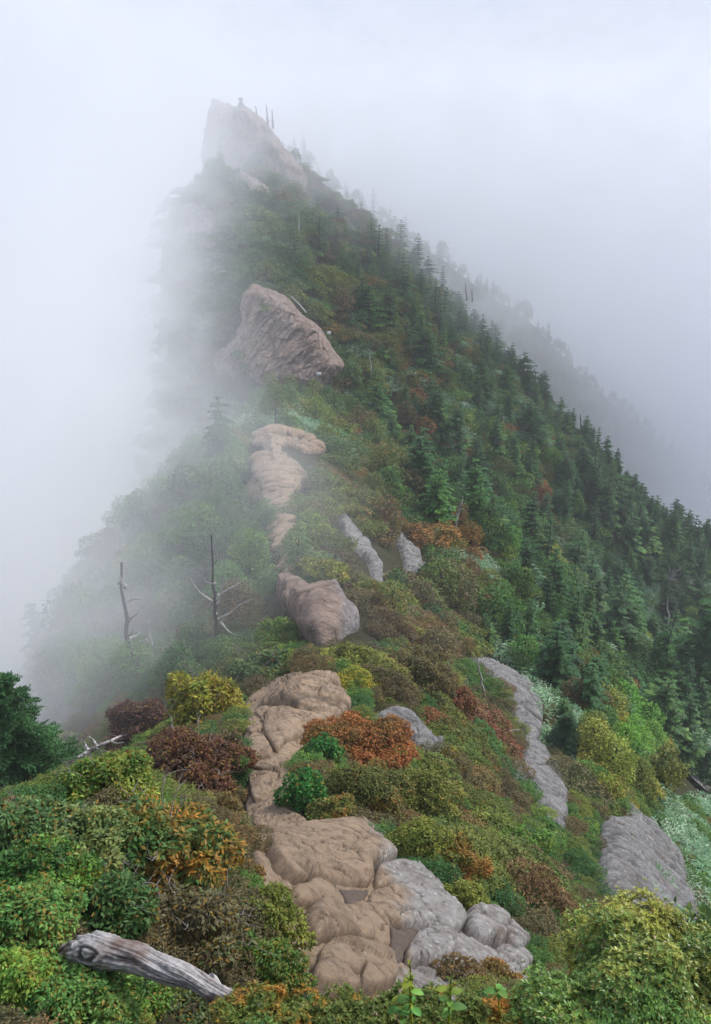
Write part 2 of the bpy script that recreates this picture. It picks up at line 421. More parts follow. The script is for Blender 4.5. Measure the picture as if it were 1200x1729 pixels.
# ------------------------------------------------------------------ the ground sheet
def ground_sheet():
    ya = np.concatenate([np.arange(-400, -20, 20), np.arange(-20, 0, 1.0), np.arange(0, 14, .14), np.arange(14, 40, .3), np.arange(40, 110, .6),
                         np.arange(110, 200, .8), np.arange(200, 320, 4), np.arange(320, 900, 20)])
    sp = np.concatenate([np.arange(0, 6, .16), np.arange(6, 22, .4), np.arange(22, 60, .8), np.arange(60, 130, 1.4), np.arange(130, 240, 6), np.arange(240, 900, 30)])
    ss = np.concatenate([-sp[:0:-1], sp])
    Yg, S = np.meshgrid(ya, ss, indexing='ij'); X = xc(Yg) + S
    Z = H(X, Yg)
    # ledges under the rocks stay a little lower so that the rock stands proud
    v = np.stack([X, Yg, Z], -1).reshape(-1, 3)
    me = mesh_np('hillside', v, grid_faces(len(ya), len(ss))[:, ::-1], 4, M_ground, smooth=True)
    link('hillside', me, kind='structure')
ground_sheet()

# far ridge behind the right flank
FR = [(430, 230, 236), (500, 268, 238), (600, 342, 240), (740, 432, 243), (830, 505, 245), (900, 552, 246), (1000, 645, 246), (1100, 735, 242), (1200, 842, 236), (1350, 1000, 228)]
frp = np.array([P(a, b, c) for a, b, c in FR])
frx = np.arange(frp[0, 0] - 90, 190, 2.0)
def far_z(x): 
    z = np.interp(x, frp[:, 0], frp[:, 2]); z = z - np.maximum(frp[0, 0] - x, 0) * 1.1
    return z + 1.8 * fbm(np.stack([x * .06, x * 0, x * 0], -1), 4, 31)
def far_y(x): return np.interp(x, frp[:, 0], frp[:, 1])
def far_surface(x, t):
    """t metres in front of (negative: behind) the crest"""
    p = np.stack([x * .05, t * .03, x * 0], -1)
    return far_z(x) - np.where(t > 0, 1.15 * t, -1.3 * t) + 5 * fbm(p, 4, 41) * np.clip(np.abs(t) / 20, 0, 1)
def far_ridge():
    tt = np.concatenate([np.arange(-90, 0, 6.0), np.arange(0, 75, 2.5)])
    Xg, T = np.meshgrid(frx, tt, indexing='ij')
    v = np.stack([Xg, far_y(Xg) - T, far_surface(Xg, T)], -1).reshape(-1, 3)
    link('far_ridge', mesh_np('far_ridge', v, grid_faces(len(frx), len(tt)), 4, M_ground, smooth=True), kind='structure')
far_ridge()

# ------------------------------------------------------------------ rock
def in_poly(px, py, poly):
    inside = np.zeros(px.shape, bool); n = len(poly)
    for i in range(n):
        (x1, y1), (x2, y2) = poly[i], poly[(i + 1) % n]
        c = ((y1 > py) != (y2 > py)) & (px < (x2 - x1) * (py - y1) / ((y2 - y1) if y2 != y1 else 1e-9) + x1)
        inside ^= c
    return inside
def edge_dist(px, py, poly):
    d = np.full(px.shape, 1e9); n = len(poly)
    for i in range(n):
        a = np.array(poly[i], float); b = np.array(poly[(i + 1) % n], float); ab = b - a
        t = np.clip(((px - a[0]) * ab[0] + (py - a[1]) * ab[1]) / max(1e-9, ab @ ab), 0, 1)
        d = np.minimum(d, np.hypot(px - a[0] - t * ab[0], py - a[1] - t * ab[1]))
    return d
def densify(poly, k=4, wob=0.0, seed=0):
    """a closed outline through the corners, rounded"""
    p = np.array(poly, float); n = len(p); out = []
    for i in range(n):
        p0, p1, p2, p3 = p[i - 1], p[i], p[(i + 1) % n], p[(i + 2) % n]
        for j in range(k):
            t = j / k
            out.append(.5 * (2 * p1 + (p2 - p0) * t + (2 * p0 - 5 * p1 + 4 * p2 - p3) * t * t + (3 * p1 - p0 - 3 * p2 + p3) * t ** 3))
    return np.array(out)
def zp(pts, ox, oy, s): return [(ox + a / s, oy + b / s) for a, b in pts]

def facets(p, seed, tilt=.5):
    """broken faces: every cell a plane of its own slant; also the distance to the joint"""
    p = np.asarray(p, float); i = np.floor(p).astype(np.int64); d1 = np.full(p.shape[:-1], 9.0); d2 = d1.copy(); h = np.zeros(p.shape[:-1])
    for dx in (-1, 0, 1):
        for dy in (-1, 0, 1):
            for dz in (-1, 0, 1):
                c = i + np.array([dx, dy, dz]); q = np.stack([_hash(c[..., 0], c[..., 1], c[..., 2], seed + k) for k in (0, 1, 2)], -1)
                v = p - (c + q); d = np.linalg.norm(v, axis=-1)
                g = np.stack([_hash(c[..., 0], c[..., 1], c[..., 2], seed + k) for k in (7, 8, 9)], -1) * 2 - 1
                hh = (v * g).sum(-1) * tilt + g[..., 0] * .25; near = d < d1
                d2 = np.where(near, d1, np.minimum(d2, d)); h = np.where(near, hh, h); d1 = np.where(near, d, d1)
    return h * np.clip((d2 - d1) / .22, 0, 1), d2 - d1
def relief(p, kind, scale):
    h, j = relief_(p, kind, scale); cr = np.abs(vnoise(p / (1.3 * scale) + .6 * fbm(p / (.7 * scale), 3, 88)[..., None], 87)); c2 = np.abs(vnoise(p / (.5 * scale) + .5 * fbm(p / (.4 * scale), 3, 98)[..., None], 97))
    k = np.clip(1 - cr / .022, 0, 1); k2 = np.clip(1 - c2 / .03, 0, 1) * .5 * (vnoise(p / (.9 * scale), 99) > 0); k = np.maximum(k, k2)      # wandering cracks
    return h - .05 * scale * k + .02 * scale * fbm(p / (.12 * scale), 3, 33), np.maximum(j, k * .9)
def relief_(p, kind, scale):
    if kind == 'smooth':
        w_ = p / (1.25 * scale) + .25 * fbm(p / scale, 3, 5)[..., None]; h1, e1 = facets(w_, 3, .16)
        j = np.clip(1 - e1 / .035, 0, 1) * (vnoise(p / (1.1 * scale), 6) > -.2)
        h = .06 * scale * h1 - .11 * scale * j + .05 * scale * fbm(p / (1.4 * scale), 3, 9) + .10 * scale * (worley(w_ * .8, 71)[2] - .5) + .03 * scale * fbm(p / (.16 * scale), 4, 10, .65)
        return h, j
    if kind == 'strata':                     # tilted, splitting beds broken into blocks
        q = p @ np.array([[.80, .45, -.40], [-.2, .85, .5], [.55, -.3, .78]]).T
        w_ = q + .18 * scale * fbm(p / (.9 * scale), 3, 6)[..., None]
        h1, e1 = facets(w_ / (np.array([1.9, 1.1, .6]) * scale), 13, .5); h2, e2 = facets(w_ / (np.array([.7, .45, .28]) * scale), 17, .6)
        j = np.maximum(np.clip(1 - e1 / .10, 0, 1), np.clip(1 - e2 / .08, 0, 1) * .55)
        h = .42 * scale * h1 + .15 * scale * h2 - .10 * scale * j + .03 * scale * fbm(p / (.3 * scale), 3, 19)
        return h, j * .85
    if kind == 'slab':                       # flat face with long straight joints down the fall line and broken flakes
        a = p[..., 1] * .93 + p[..., 0] * .30 + p[..., 2] * .2; b = p[..., 0] * .7 - p[..., 2] * .7
        w_ = np.stack([a, b, 0 * a], -1) + .22 * scale * fbm(p / (1.1 * scale), 4, 7)[..., None]
        h1, e1 = facets(w_ / (np.array([1.5, 4.0, 1]) * scale), 23, .35); h2, e2 = facets(w_ / (np.array([.30, 1.3, 1]) * scale), 27, .5); h3, e3 = facets(w_ / (np.array([.12, .5, 1]) * scale), 29, .5)
        j = np.maximum(np.clip(1 - e1 / .05, 0, 1), np.clip(1 - e2 / .10, 0, 1) * .6)
        h = .32 * scale * h1 + .13 * scale * h2 + .05 * scale * h3 - .08 * scale * j
        return h, j * .8
    if kind == 'crag':                       # big slanting ribs and ledges
        q = p @ np.array([[.62, .35, .70], [-.1, .95, -.3], [-.75, .1, .65]]).T
        w_ = q + .35 * scale * fbm(p / (1.8 * scale), 4, 6)[..., None]
        h1, e1 = facets(w_ / (np.array([3.4, 2.0, 1.1]) * scale), 113, .7); h2, e2 = facets(w_ / (np.array([1.3, .9, .4]) * scale), 117, .7); h3, e3 = facets(w_ / (np.array([.45, .4, .2]) * scale), 119, .6)
        j = np.maximum(np.clip(1 - e1 / .13, 0, 1), np.clip(1 - e2 / .13, 0, 1) * .7)
        h = .55 * scale * h1 + .24 * scale * h2 + .09 * scale * h3 - .12 * scale * j
        return h, j * .8
    return 0 * p[..., 0], 0 * p[..., 0]

def largest(f):
    """the largest connected body of faces"""
    n = f.max() + 1; lab = np.arange(n)
    for _ in range(400):
        m = lab[f].min(1); new = lab.copy(); np.minimum.at(new, f.ravel(), np.repeat(m, 4)); new = np.minimum(new, new[new])
        if (new == lab).all(): break
        lab = new
    l = lab[f[:, 0]]; v, c = np.unique(l, return_counts=True)
    return f[l == v[np.argmax(c)]]

def rock_patch(name, poly, thick, edge, kind='smooth', scale=1.0, mat=None, step=2.5, wear=.5, parent=None, lift=.0, sink=.35, wear_fn=None, y0=2.2, **props):
    """a body of rock that stands out of the slope: outline, rounded edge, relief"""
    poly = densify(poly)
    x0, y0_, x1, y1 = poly[:, 0].min(), poly[:, 1].min(), poly[:, 0].max(), poly[:, 1].max()
    gx = np.arange(x0 - step, x1 + 2 * step, step); gy = np.arange(y0_ - step, y1 + 2 * step, step)
    PX, PY = np.meshgrid(gx, gy, indexing='ij')
    wob = step * (3.2 if kind != 'smooth' else 1.6) * fbm(np.stack([PX * .06, PY * .06, 0 * PX + x0], -1), 4, 76); WX, WY = PX + wob, PY - wob * .8
    ins = in_poly(WX, WY, poly); d = edge_dist(WX, WY, poly); sd = np.where(ins, d, -d)
    ok = sd > -1.6 * step
    pos = np.full(PX.shape + (3,), np.nan)
    pos[ok] = hit(PX[ok], PY[ok], y0)
    ok &= ~np.isnan(pos[..., 0])
    q = pos[ok]
    n = normal_at(q[:, 0], q[:, 1])
    m_per_px = proj(q)[2] / F
    dm = np.maximum(sd[ok], 0) * m_per_px
    t = np.clip(dm / edge, 0, 1); prof = np.sqrt(1 - (1 - t) ** 2)
    rel, j = relief(q, kind, scale)
    h = lift + thick * prof + rel * np.clip(dm / (edge * .5), 0, 1) - sink * (1 - np.clip(dm / (edge * .15 + 1e-6), 0, 1))
    v = q + n * h[:, None]
    idx = np.full(PX.shape, -1); idx[ok] = np.arange(len(v))
    a, b, c, e = idx[:-1, :-1], idx[1:, :-1], idx[1:, 1:], idx[:-1, 1:]
    good = (a >= 0) & (b >= 0) & (c >= 0) & (e >= 0)
    f = np.stack([a[good], e[good], c[good], b[good]], -1)
    span = np.max(np.linalg.norm(q[f] - q[np.roll(f, 1, 1)], axis=-1), 1)
    f = largest(f[span < np.median(span) * 9])
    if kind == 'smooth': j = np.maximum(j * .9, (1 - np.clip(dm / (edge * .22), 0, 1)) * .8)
    wv = np.full(len(v), wear) if wear_fn is None else wear_fn(PX[ok], PY[ok])
    used, inv = np.unique(f, return_inverse=True); f = inv.reshape(f.shape); v = v[used]; wv = wv[used]; j = j[used]
    mid = v.mean(0)
    me = mesh_np(name, v - mid, f, 4, mat, {'wear': wv, 'joint': j}, False)
    return link(name, me, parent, loc=Vector(mid), **props)

def rock_solid(name, poly, Y0, depth, kind, scale, mat, step=2.5, edge_px=40, tilt=0.0, wear=.5, rel=1.0, parent=None, bulge=1.0, lean=0.0, **props):
    """a free-standing crag: outline as seen, a rounded body 2 * depth thick around Y0"""
    raw = densify(poly); x0, y0_ = raw.min(0); x1, y1 = raw.max(0)
    gx = np.arange(x0 - step, x1 + 2 * step, step); gy = np.arange(y0_ - step, y1 + 2 * step, step)
    PX, PY = np.meshgrid(gx, gy, indexing='ij')
    wob = 8.5 * fbm(np.stack([PX * .05, PY * .05, 0 * PX], -1), 6, 77, .62)
    ins = in_poly(PX + wob, PY + wob, raw); d = edge_dist(PX + wob, PY + wob, raw); ok = ins | (d < step * 1.0)
    sd = np.where(ins, d, 0)[ok]
    t = np.clip(sd / edge_px, 0, 1); prof = np.sqrt(1 - (1 - t) ** 2)
    Yb = Y0 + tilt * (PX[ok] - (x0 + x1) / 2) + lean * (PY[ok] - y0_)
    base = P(PX[ok], PY[ok], Yb)
    q = P(PX[ok], PY[ok], Yb - depth * prof)
    r_, j = relief(q, kind, scale)
    front = P(PX[ok], PY[ok], Yb - depth * prof - rel * r_ * np.clip(t * 3, 0, 1))
    back = P(PX[ok], PY[ok], Yb + depth * prof * bulge)
    # keep real size on the back instead of widening with distance
    idx = np.full(PX.shape, -1); idx[ok] = np.arange(ok.sum())
    a, b, c, e = idx[:-1, :-1], idx[1:, :-1], idx[1:, 1:], idx[:-1, 1:]
    good = (a >= 0) & (b >= 0) & (c >= 0) & (e >= 0)
    f = np.stack([a[good], e[good], c[good], b[good]], -1); n = len(front)
    v = np.vstack([front, back]); mid = v.mean(0)
    me = mesh_np(name, v - mid, np.vstack([f, f[:, ::-1] + n]), 4, mat, {'wear': np.full(2 * n, wear), 'joint': np.concatenate([j, j])}, False)
    return link(name, me, parent, loc=Vector(mid), **props)

def empty(name, label, cat, loc, group=None):
    o = bpy.data.objects.new(name, None); COL.objects.link(o); o.location = loc
    o['label'] = label; o['category'] = cat
    if group: o['group'] = group
    return o
def adopt(child, par):
    child.parent = par; child.location = child.location - par.location
def gh(px, py): return hit([px], [py])[0]

# ------------------------------------------------------------------ the rocky ridge path near the viewpoint
Z5 = lambda pts: zp(pts, 380, 1120, 2.2222)
Z3 = lambda pts: zp(pts, 300, 640, 2.4)
Z4 = lambda pts: zp(pts, 700, 960, 2.4)
Z1 = lambda pts: zp(pts, 200, 140, 2.4)
def tanside(PX, PY):      # trodden on the ridge line, grey towards the valley
    return np.clip(.95 - (PX - np.interp(PY, [1120, 1300, 1400, 1480, 1560, 1700], [600, 520, 600, 600, 620, 640])) / 90, 0, 1)
path_poly = [(408, 1190), (470, 1138), (560, 1140), (610, 1215), (560, 1260), (500, 1290), (520, 1380), (590, 1395), (660, 1450), (740, 1500), (800, 1545),
             (870, 1590), (900, 1640), (870, 1690), (700, 1740), (500, 1740), (470, 1640), (430, 1500), (412, 1400), (412, 1290)]
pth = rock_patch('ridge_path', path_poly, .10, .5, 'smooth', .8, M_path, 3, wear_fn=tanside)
pth['kind'] = 'structure'
PR = 'rounded rocks of the ridge path'
near = [
 ('rock_slab', [(140,690),(300,640),(470,612),(545,650),(600,700),(642,750),(600,785),(540,800),(525,870),(440,885),(350,862),(235,858),(190,820),(150,760)], .75, .9, 'broad domed tan slab with fine cracks crossing the whole path'),
 ('boulder', [(548,800),(600,775),(660,768),(720,785),(790,860),(800,905),(700,885),(600,872),(545,885)], .45, .5, 'grey lichened knob wedged behind the broad domed slab, valley side'),
 ('boulder', [(518,905),(560,885),(640,872),(760,880),(830,920),(870,960),(885,1010),(840,1050),(780,1032),(640,1030),(560,1010),(520,960)], .65, .5, 'big grey overhanging boulder with white lichen spots above the muddy hollow'),
 ('boulder', [(872,985),(900,950),(950,940),(1020,970),(1080,1030),(1120,1085),(1080,1120),(1010,1090),(950,1085),(890,1040)], .6, .55, 'pale grey boulder sloping towards the valley at the outer end of the rocks'),
 ('boulder', [(1000,1095),(1060,1080),(1110,1100),(1137,1150),(1110,1185),(1050,1180),(1005,1150)], .35, .35, 'small grey boulder at the outer foot of the rock row beside the round bush'),
 ('boulder', [(225,875),(300,858),(355,858),(400,890),(432,935),(420,955),(340,940),(280,950),(235,930)], .42, .4, 'smallish tan rounded rock left of the dark hole under the broad slab'),
 ('boulder', [(275,965),(360,940),(430,955),(500,955),(560,990),(593,1050),(588,1130),(520,1118),(440,1095),(370,1100),(300,1108),(268,1050)], .6, .55, 'large rusty tan boulder left of the muddy hollow'),
 ('boulder', [(322,1130),(370,1100),(450,1095),(520,1115),(580,1140),(625,1190),(610,1260),(450,1290),(290,1270),(305,1190)], .55, .6, 'lowest tan rock dome of the path, just above the orange azalea'),
 ('boulder', [(662,1110),(700,1060),(760,1036),(820,1036),(852,1080),(845,1130),(800,1155),(700,1165),(655,1150)], .45, .35, 'pale low boulder set in mud below the overhanging boulder'),
 ('boulder', [(84,235),(105,215),(135,235),(148,262),(120,282),(92,285)], .3, .25, 'little round tan rock at the cloud-side rim below the cracked outcrop'),
 ('rock_slab', [(148,230),(165,190),(230,178),(300,195),(400,215),(370,240),(300,285),(230,310),(195,350),(165,310),(148,270)], .5, .7, 'smooth tan rock slope right below the cracked outcrop on the path'),
 ('boulder', [(90,300),(120,280),(150,290),(185,345),(175,372),(110,390),(88,360)], .5, .4, 'egg-shaped tan boulder in the narrow part of the path'),
 ('boulder', [(108,395),(170,370),(200,372),(205,410),(150,418),(100,412)], .25, .22, 'thin flat tan step under the egg-shaped boulder'),
 ('boulder', [(92,440),(150,425),(190,445),(192,490),(150,530),(110,548),(96,500)], .35, .35, 'low tan rock with a slanting crack beside the green leafy bush'),
 ('rock_slab', [(103,585),(150,545),(200,500),(235,560),(310,615),(320,632),(230,650),(160,655),(115,640)], .35, .45, 'tan wedge of rock just above the broad domed slab'),
 ('boulder', [(120,190),(150,172),(178,178),(160,205),(150,235),(125,215)], .3, .25, 'small knobbly rock on the cloud side of the smooth rock slope'),
]
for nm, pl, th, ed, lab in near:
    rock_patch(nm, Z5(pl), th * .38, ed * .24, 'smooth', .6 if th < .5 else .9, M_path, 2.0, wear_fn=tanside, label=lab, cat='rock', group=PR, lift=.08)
M_mud = plain('wet_mud_and_hole', (.10, .068, .048), .6)
for pl in ([(580,1015),(640,1028),(712,1030),(705,1075),(668,1120),(655,1160),(610,1165),(588,1120),(596,1060)], [(400,880),(440,878),(520,872),(525,905),(500,945),(440,950),(415,915)]):  # muddy hollow, and the dark of the hole under the slab as colour
    o = rock_patch('mud_and_dark_hole', Z5(pl), .03, .2, 'none', 1, M_mud, 2.0, lift=.13, sink=.3); o['kind'] = 'structure'
# strata at the top of the near path
rock_patch('rock_outcrop', Z5([(140,160),(185,110),(260,58),(330,52),(410,62),(440,110),(475,180),(440,225),(400,232),(330,215),(240,185),(185,178),(150,180)]), .6, .8, 'strata', 1.0, M_path, 1.6,
           wear=.85, label='tan outcrop of tilted cracked beds at the top of the near path', cat='rock', group=PR)
rock_patch('rock_outcrop', Z5([(525,225),(560,205),(630,200),(690,225),(720,260),(745,285),(800,320),(800,345),(760,365),(700,350),(660,310),(610,270),(560,255)]), .8, .7, 'strata', .9, M_slab, 1.8,
           wear=.15, label='grey lichened outcrop showing between the rusty bushes beside the path', cat='rock')
# boulders in the saddle
rock_patch('rock_outcrop', Z3([(415,880),(440,842),(500,825),(550,850),(575,865),(625,850),(660,895),(715,960),(738,1015),(690,1040),(650,1075),(600,1105),(540,1085),(495,1030),(470,975),(425,935)]), 1.5, 1.6, 'strata', 1.7, M_crag, 1.6,
           wear_fn=lambda X, Y: np.clip(.9 - (X - 545) / 50, 0, 1), label='blocky two-toned outcrop rising from the saddle, tan one side and grey the other', cat='rock')
spine = empty('rocky_spine', 'long tan rocky spine of knuckle-like boulders climbing the middle of the ridge', 'rock', gh(470, 860))
sp = rock_patch('bedrock', Z3([(338,195),(395,188),(470,215),(560,258),(600,300),(520,300),(450,270),(420,300),(480,350),(560,420),(500,450),(455,470),(445,560),(455,620),(462,680),(485,740),(480,800),(470,840),(435,838),(425,790),(418,700),(402,620),(385,540),(350,500),(270,505),(255,470),(310,400),(338,340),(345,300)]),
                .45, .5, 'strata', .9, M_path, 1.5, wear=.85)
adopt(sp, spine)
rr = np.random.default_rng(5)
kn = [(377, 700 + 0), ]
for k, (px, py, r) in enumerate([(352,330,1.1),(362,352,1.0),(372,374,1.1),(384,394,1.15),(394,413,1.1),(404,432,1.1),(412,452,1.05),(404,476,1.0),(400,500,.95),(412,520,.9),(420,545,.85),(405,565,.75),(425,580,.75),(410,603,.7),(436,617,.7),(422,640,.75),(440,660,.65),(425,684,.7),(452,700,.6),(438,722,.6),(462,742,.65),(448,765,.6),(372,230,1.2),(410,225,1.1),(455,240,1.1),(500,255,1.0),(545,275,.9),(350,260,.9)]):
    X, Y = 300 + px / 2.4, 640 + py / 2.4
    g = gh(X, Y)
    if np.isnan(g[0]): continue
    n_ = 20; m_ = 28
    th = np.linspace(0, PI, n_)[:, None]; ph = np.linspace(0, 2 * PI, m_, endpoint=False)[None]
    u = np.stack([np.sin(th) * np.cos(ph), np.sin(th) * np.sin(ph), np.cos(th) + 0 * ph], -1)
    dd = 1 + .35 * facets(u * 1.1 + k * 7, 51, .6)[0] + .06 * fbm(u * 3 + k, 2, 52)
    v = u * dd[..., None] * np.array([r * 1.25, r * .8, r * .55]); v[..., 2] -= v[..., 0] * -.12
    me = mesh_np('boulder', v.reshape(-1, 3), grid_faces(n_, m_, closed_v=True), 4, M_path, {'wear': np.full(n_ * m_, 1.), 'joint': np.clip(-v[..., 2].ravel() / r * 2, 0, .8)}, True)  # 'joint' here darkens each boulder towards its underside
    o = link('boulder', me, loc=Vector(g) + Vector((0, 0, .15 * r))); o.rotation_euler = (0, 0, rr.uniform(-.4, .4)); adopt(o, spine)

def grow(pl, f):
    a = np.array(pl, float); c = a.mean(0); return [tuple(q) for q in c + (a - c) * f]
# rock showing on the valley side
SL = 'bare rock faces on the valley side'
rock_patch('rock_outcrop', grow(Z3([(625,525),(660,545),(705,612),(772,690),(812,765),(802,885),(780,865),(765,760),(708,680),(655,600)]), 1.12), 0.5, .4, 'slab', 1.0, M_slab, 1.7, wear=.2, label='thin pale streak of rock running down below the rocky spine', cat='rock', group=SL)
rock_patch('rock_outcrop', grow(Z3([(868,640),(900,630),(938,672),(985,738),(990,795),(950,812),(905,808),(915,750),(895,700)]), 1.12), .5, .4, 'strata', .9, M_slab, 1.7, wear=.1, label='small pale grey rock face above the orange shrub slope', cat='rock', group=SL)
rock_patch('rock_outcrop', grow(Z3([(838,428),(856,432),(872,480),(884,560),(882,610),(870,600),(862,520)]), 1.12), .6, .7, 'strata', .8, M_slab, 1.7, wear=.2, label='narrow sliver of rock among brown shrubs high above the small grey face', cat='rock', group=SL)
rock_patch('rock_outcrop', grow(Z4([(245,315),(270,318),(335,372),(440,462),(482,550),(477,620),(455,665),(400,640),(372,560),(322,470),(245,375)]), 1.3), .5, .5, 'slab', 1.1, M_slab, 1.7, wear=.05, label='upper pale grey rock slab with a brown tuft growing on it', cat='rock', group=SL)
rock_patch('rock_outcrop', grow(Z4([(395,645),(450,668),(482,725),(540,800),(582,915),(575,1010),(555,1060),(520,1030),(500,960),(470,900),(410,860),(395,815),(445,790),(430,720)]), 1.3), .45, .4, 'slab', 1.0, M_slab, 1.7, wear=.05, label='broken grey rock rib leading down from the upper pale slab', cat='rock', group=SL)
rock_patch('rock_outcrop', grow(Z4([(830,965),(900,1015),(1012,1128),(1062,1250),(1112,1395),(1090,1460),(1000,1490),(840,1460),(788,1340),(738,1230),(745,1125),(765,1045),(825,1045)]), 1.12), .6, .6, 'slab', 1.2, M_slab, 1.8, wear=.05, label='largest grey rock slab with long joints above the round rhododendron bush', cat='rock', group=SL)
rock_patch('rock_outcrop', grow(Z4([(938,682),(1010,738),(1100,800),(1162,865),(1195,925),(1230,1030),(1180,1010),(1130,960),(1095,880),(1015,800),(965,740)]), 1.12), .5, .5, 'slab', 1.1, M_slab, 2.0, wear=.05, label='dark shaded rock rib cut by the edge of the picture', cat='rock', group=SL)

# the reddish crag in the middle and the summit horn
crag = rock_solid('rock_crag', Z1([(535,812),(600,838),(680,868),(740,935),(815,990),(870,1080),(912,1140),(870,1200),(800,1250),(700,1250),(600,1230),(520,1180),(480,1090),(498,960),(500,880)]), 113, 5.0, 'crag', 1.15, M_crag, 1.5, edge_px=30, tilt=-.02, wear=.7, rel=1.9, lean=-.06,
                  label='reddish pointed crag with slanting joints standing in the middle of the ridge', cat='rock')
rock_solid('rock_crag', Z1([(385,1115),(430,1065),(500,1028),(570,1050),(600,1140),(560,1190),(480,1200),(410,1180)]), 108, 4, 'crag', 1.1, M_crag, 1.6, edge_px=25, wear=.7, rel=1.5,
           label='lower pinkish shoulder of rock half lost in the cloud beside the crag', cat='rock')
horn = rock_solid('rock_crag', Z1([(378,72),(392,66),(432,88),(460,92),(492,84),(520,100),(590,152),(640,215),(690,290),(735,370),(768,480),(745,485),(690,450),(640,400),(610,350),(560,345),(520,400),(430,400),(345,330),(343,240),(345,195),(336,182),(352,168),(360,130)]), 181, 6, 'crag', 1.9, M_crag, 1.5, edge_px=30, wear=.5, rel=2.0,
           label='summit horn of bare rock with an overhanging cliff on the cloud side', cat='rock')
rock_patch('rock_ledge', Z1([(600,300),(650,285),(700,330),(735,370),(765,450),(768,492),(730,470),(690,420),(640,370),(590,345)]), 1.8, 2.2, 'strata', 3, M_crag, 1.5, wear=.7, lift=.6, label='pale broken ledge descending from the summit horn', cat='rock')
rock_patch('rock_ledge', Z1([(470,365),(510,385),(560,420),(612,465),(600,482),(540,460),(490,420)]), 1.2, 1.6, 'strata', 2.5, M_crag, 1.5, wear=.4, lift=.6, label='grey ledge under the dead trunks below the summit horn', cat='rock')
rock_patch('rock_ledge', Z1([(270,520),(340,490),(400,540),(440,600),(400,650),(340,680),(270,690),(250,620)]), 1.4, 2, 'strata', 2.5, M_crag, 1.6, wear=.1, lift=.5, label='misty grey rock face on the cloud-side shoulder under the summit', cat='rock')

for k, (pl, Y0_, dp) in enumerate([([(510,880),(545,830),(600,850),(620,930),(580,1000),(520,980)], 110.5, 3.2), ([(590,880),(660,880),(720,950),(700,1030),(630,1020),(585,960)], 109.5, 3.4), ([(690,960),(760,960),(820,1030),(850,1110),(780,1130),(720,1070)], 109, 3.2),
        ([(500,1000),(570,985),(610,1060),(580,1150),(520,1140),(490,1070)], 108.5, 3), ([(600,1040),(680,1040),(730,1110),(700,1190),(630,1180),(590,1120)], 108, 3.2), ([(740,1120),(820,1120),(880,1140),(840,1200),(770,1210),(730,1180)], 108, 2.6)]):
    o = rock_solid('block', Z1(pl), Y0_, dp, 'crag', .8, M_crag, 1.5, edge_px=13, wear=[.9, .5, .8, .4, .7, .9][k], rel=1.6); adopt(o, crag)
for k, (pl, Y0_, dp) in enumerate([([(365,110),(420,95),(470,130),(460,220),(400,260),(355,200)], 178, 4.5), ([(470,110),(530,120),(590,190),(580,260),(510,250),(465,190)], 177.5, 4.5), ([(400,240),(480,220),(540,270),(520,350),(440,350),(390,300)], 176, 4.5), ([(600,230),(650,250),(690,330),(660,360),(610,310)], 176.5, 4)]):
    o = rock_solid('block', Z1(pl), Y0_, dp, 'crag', 1.4, M_crag, 1.5, edge_px=12, wear=[.5, .7, .4, .8][k], rel=1.8); adopt(o, horn)

# small stone shrine and markers
def box_geo(g, c, sz, var=.5):
    c = np.array(c, float); s = np.array(sz, float) / 2
    v = np.array([[x, y, z] for x in (-1, 1) for y in (-1, 1) for z in (-1, 1)], float) * s + c
    g.add(v, np.array([[0, 1, 3, 2], [4, 6, 7, 5], [0, 4, 5, 1], [2, 3, 7, 6], [0, 2, 6, 4], [1, 5, 7, 3]]), var)
def add_shrine():
    b = P(407, 179, 178.5); t = empty('stone_shrine', 'tiny stone shrine standing on the summit horn', 'shrine', b)
    g = Geo(); box_geo(g, (0, 0, -.2), (1.1, 1.0, 1.4)); link('pedestal', g.mesh('pedestal', M_stone), t)
    g = Geo(); box_geo(g, (0, 0, .8), (.6, .5, .6)); link('cell', g.mesh('cell', M_stone), t)
    g = Geo()
    v = np.array([[-.6, -.45, 1.1], [.6, -.45, 1.1], [.6, .45, 1.1], [-.6, .45, 1.1], [-.12, -.3, 1.5], [.12, -.3, 1.5], [.12, .3, 1.5], [-.12, .3, 1.5]])
    g.add(v, [[0, 3, 2, 1], [4, 5, 6, 7], [0, 1, 5, 4], [1, 2, 6, 5], [2, 3, 7, 6], [3, 0, 4, 7]]); link('roof', g.mesh('roof', M_stone), t)
add_shrine()
def marker(px, py, Y, lab, wd, ht):
    b = P(px, py, Y); t = empty('trail_sign', lab, 'sign', b)
    g = Geo(); tube(g, [(0, 0, -1.6), (0, 0, -.2)], .05, 6); link('post', g.mesh('post', M_post), t)
    g = Geo(); box_geo(g, (0, -.07, 0), (wd, .04, ht)); link('board', g.mesh('board', M_white), t)
marker(555, 562, 106, 'small white trail sign beside the valley-side foot of the reddish crag', .5, .42)
marker(538, 631, 96, 'white trail sign low in the pale bamboo grass under the crag', .6, .36)
for k, (px, py, lab) in enumerate([(427, 543, 'white painted ring marking the route high on the reddish crag'), (449, 577, 'white painted ring marking the route lower on the reddish crag')]):
    g = Geo(); a = np.linspace(0, 2 * PI, 17); c = P(px, py, 106.4)
    pts = np.stack([.20 * np.cos(a), 0 * a, .28 * np.sin(a)], -1); tube(g, pts, .045, 5)
    link('painted_ring', g.mesh('painted_ring', M_white), label=lab, cat='trail mark', loc=Vector(c))
g = Geo(); a = P(491, 500, 109); b = P(517, 528, 107); tube(g, [a - a, (b - a) * .5 + [0, 0, .1], b - a], .09, 6)
link('wooden_pole', g.mesh('wooden_pole', M_dead), label='pale pole leaning along the upper edge of the reddish crag', cat='pole', loc=Vector(a))
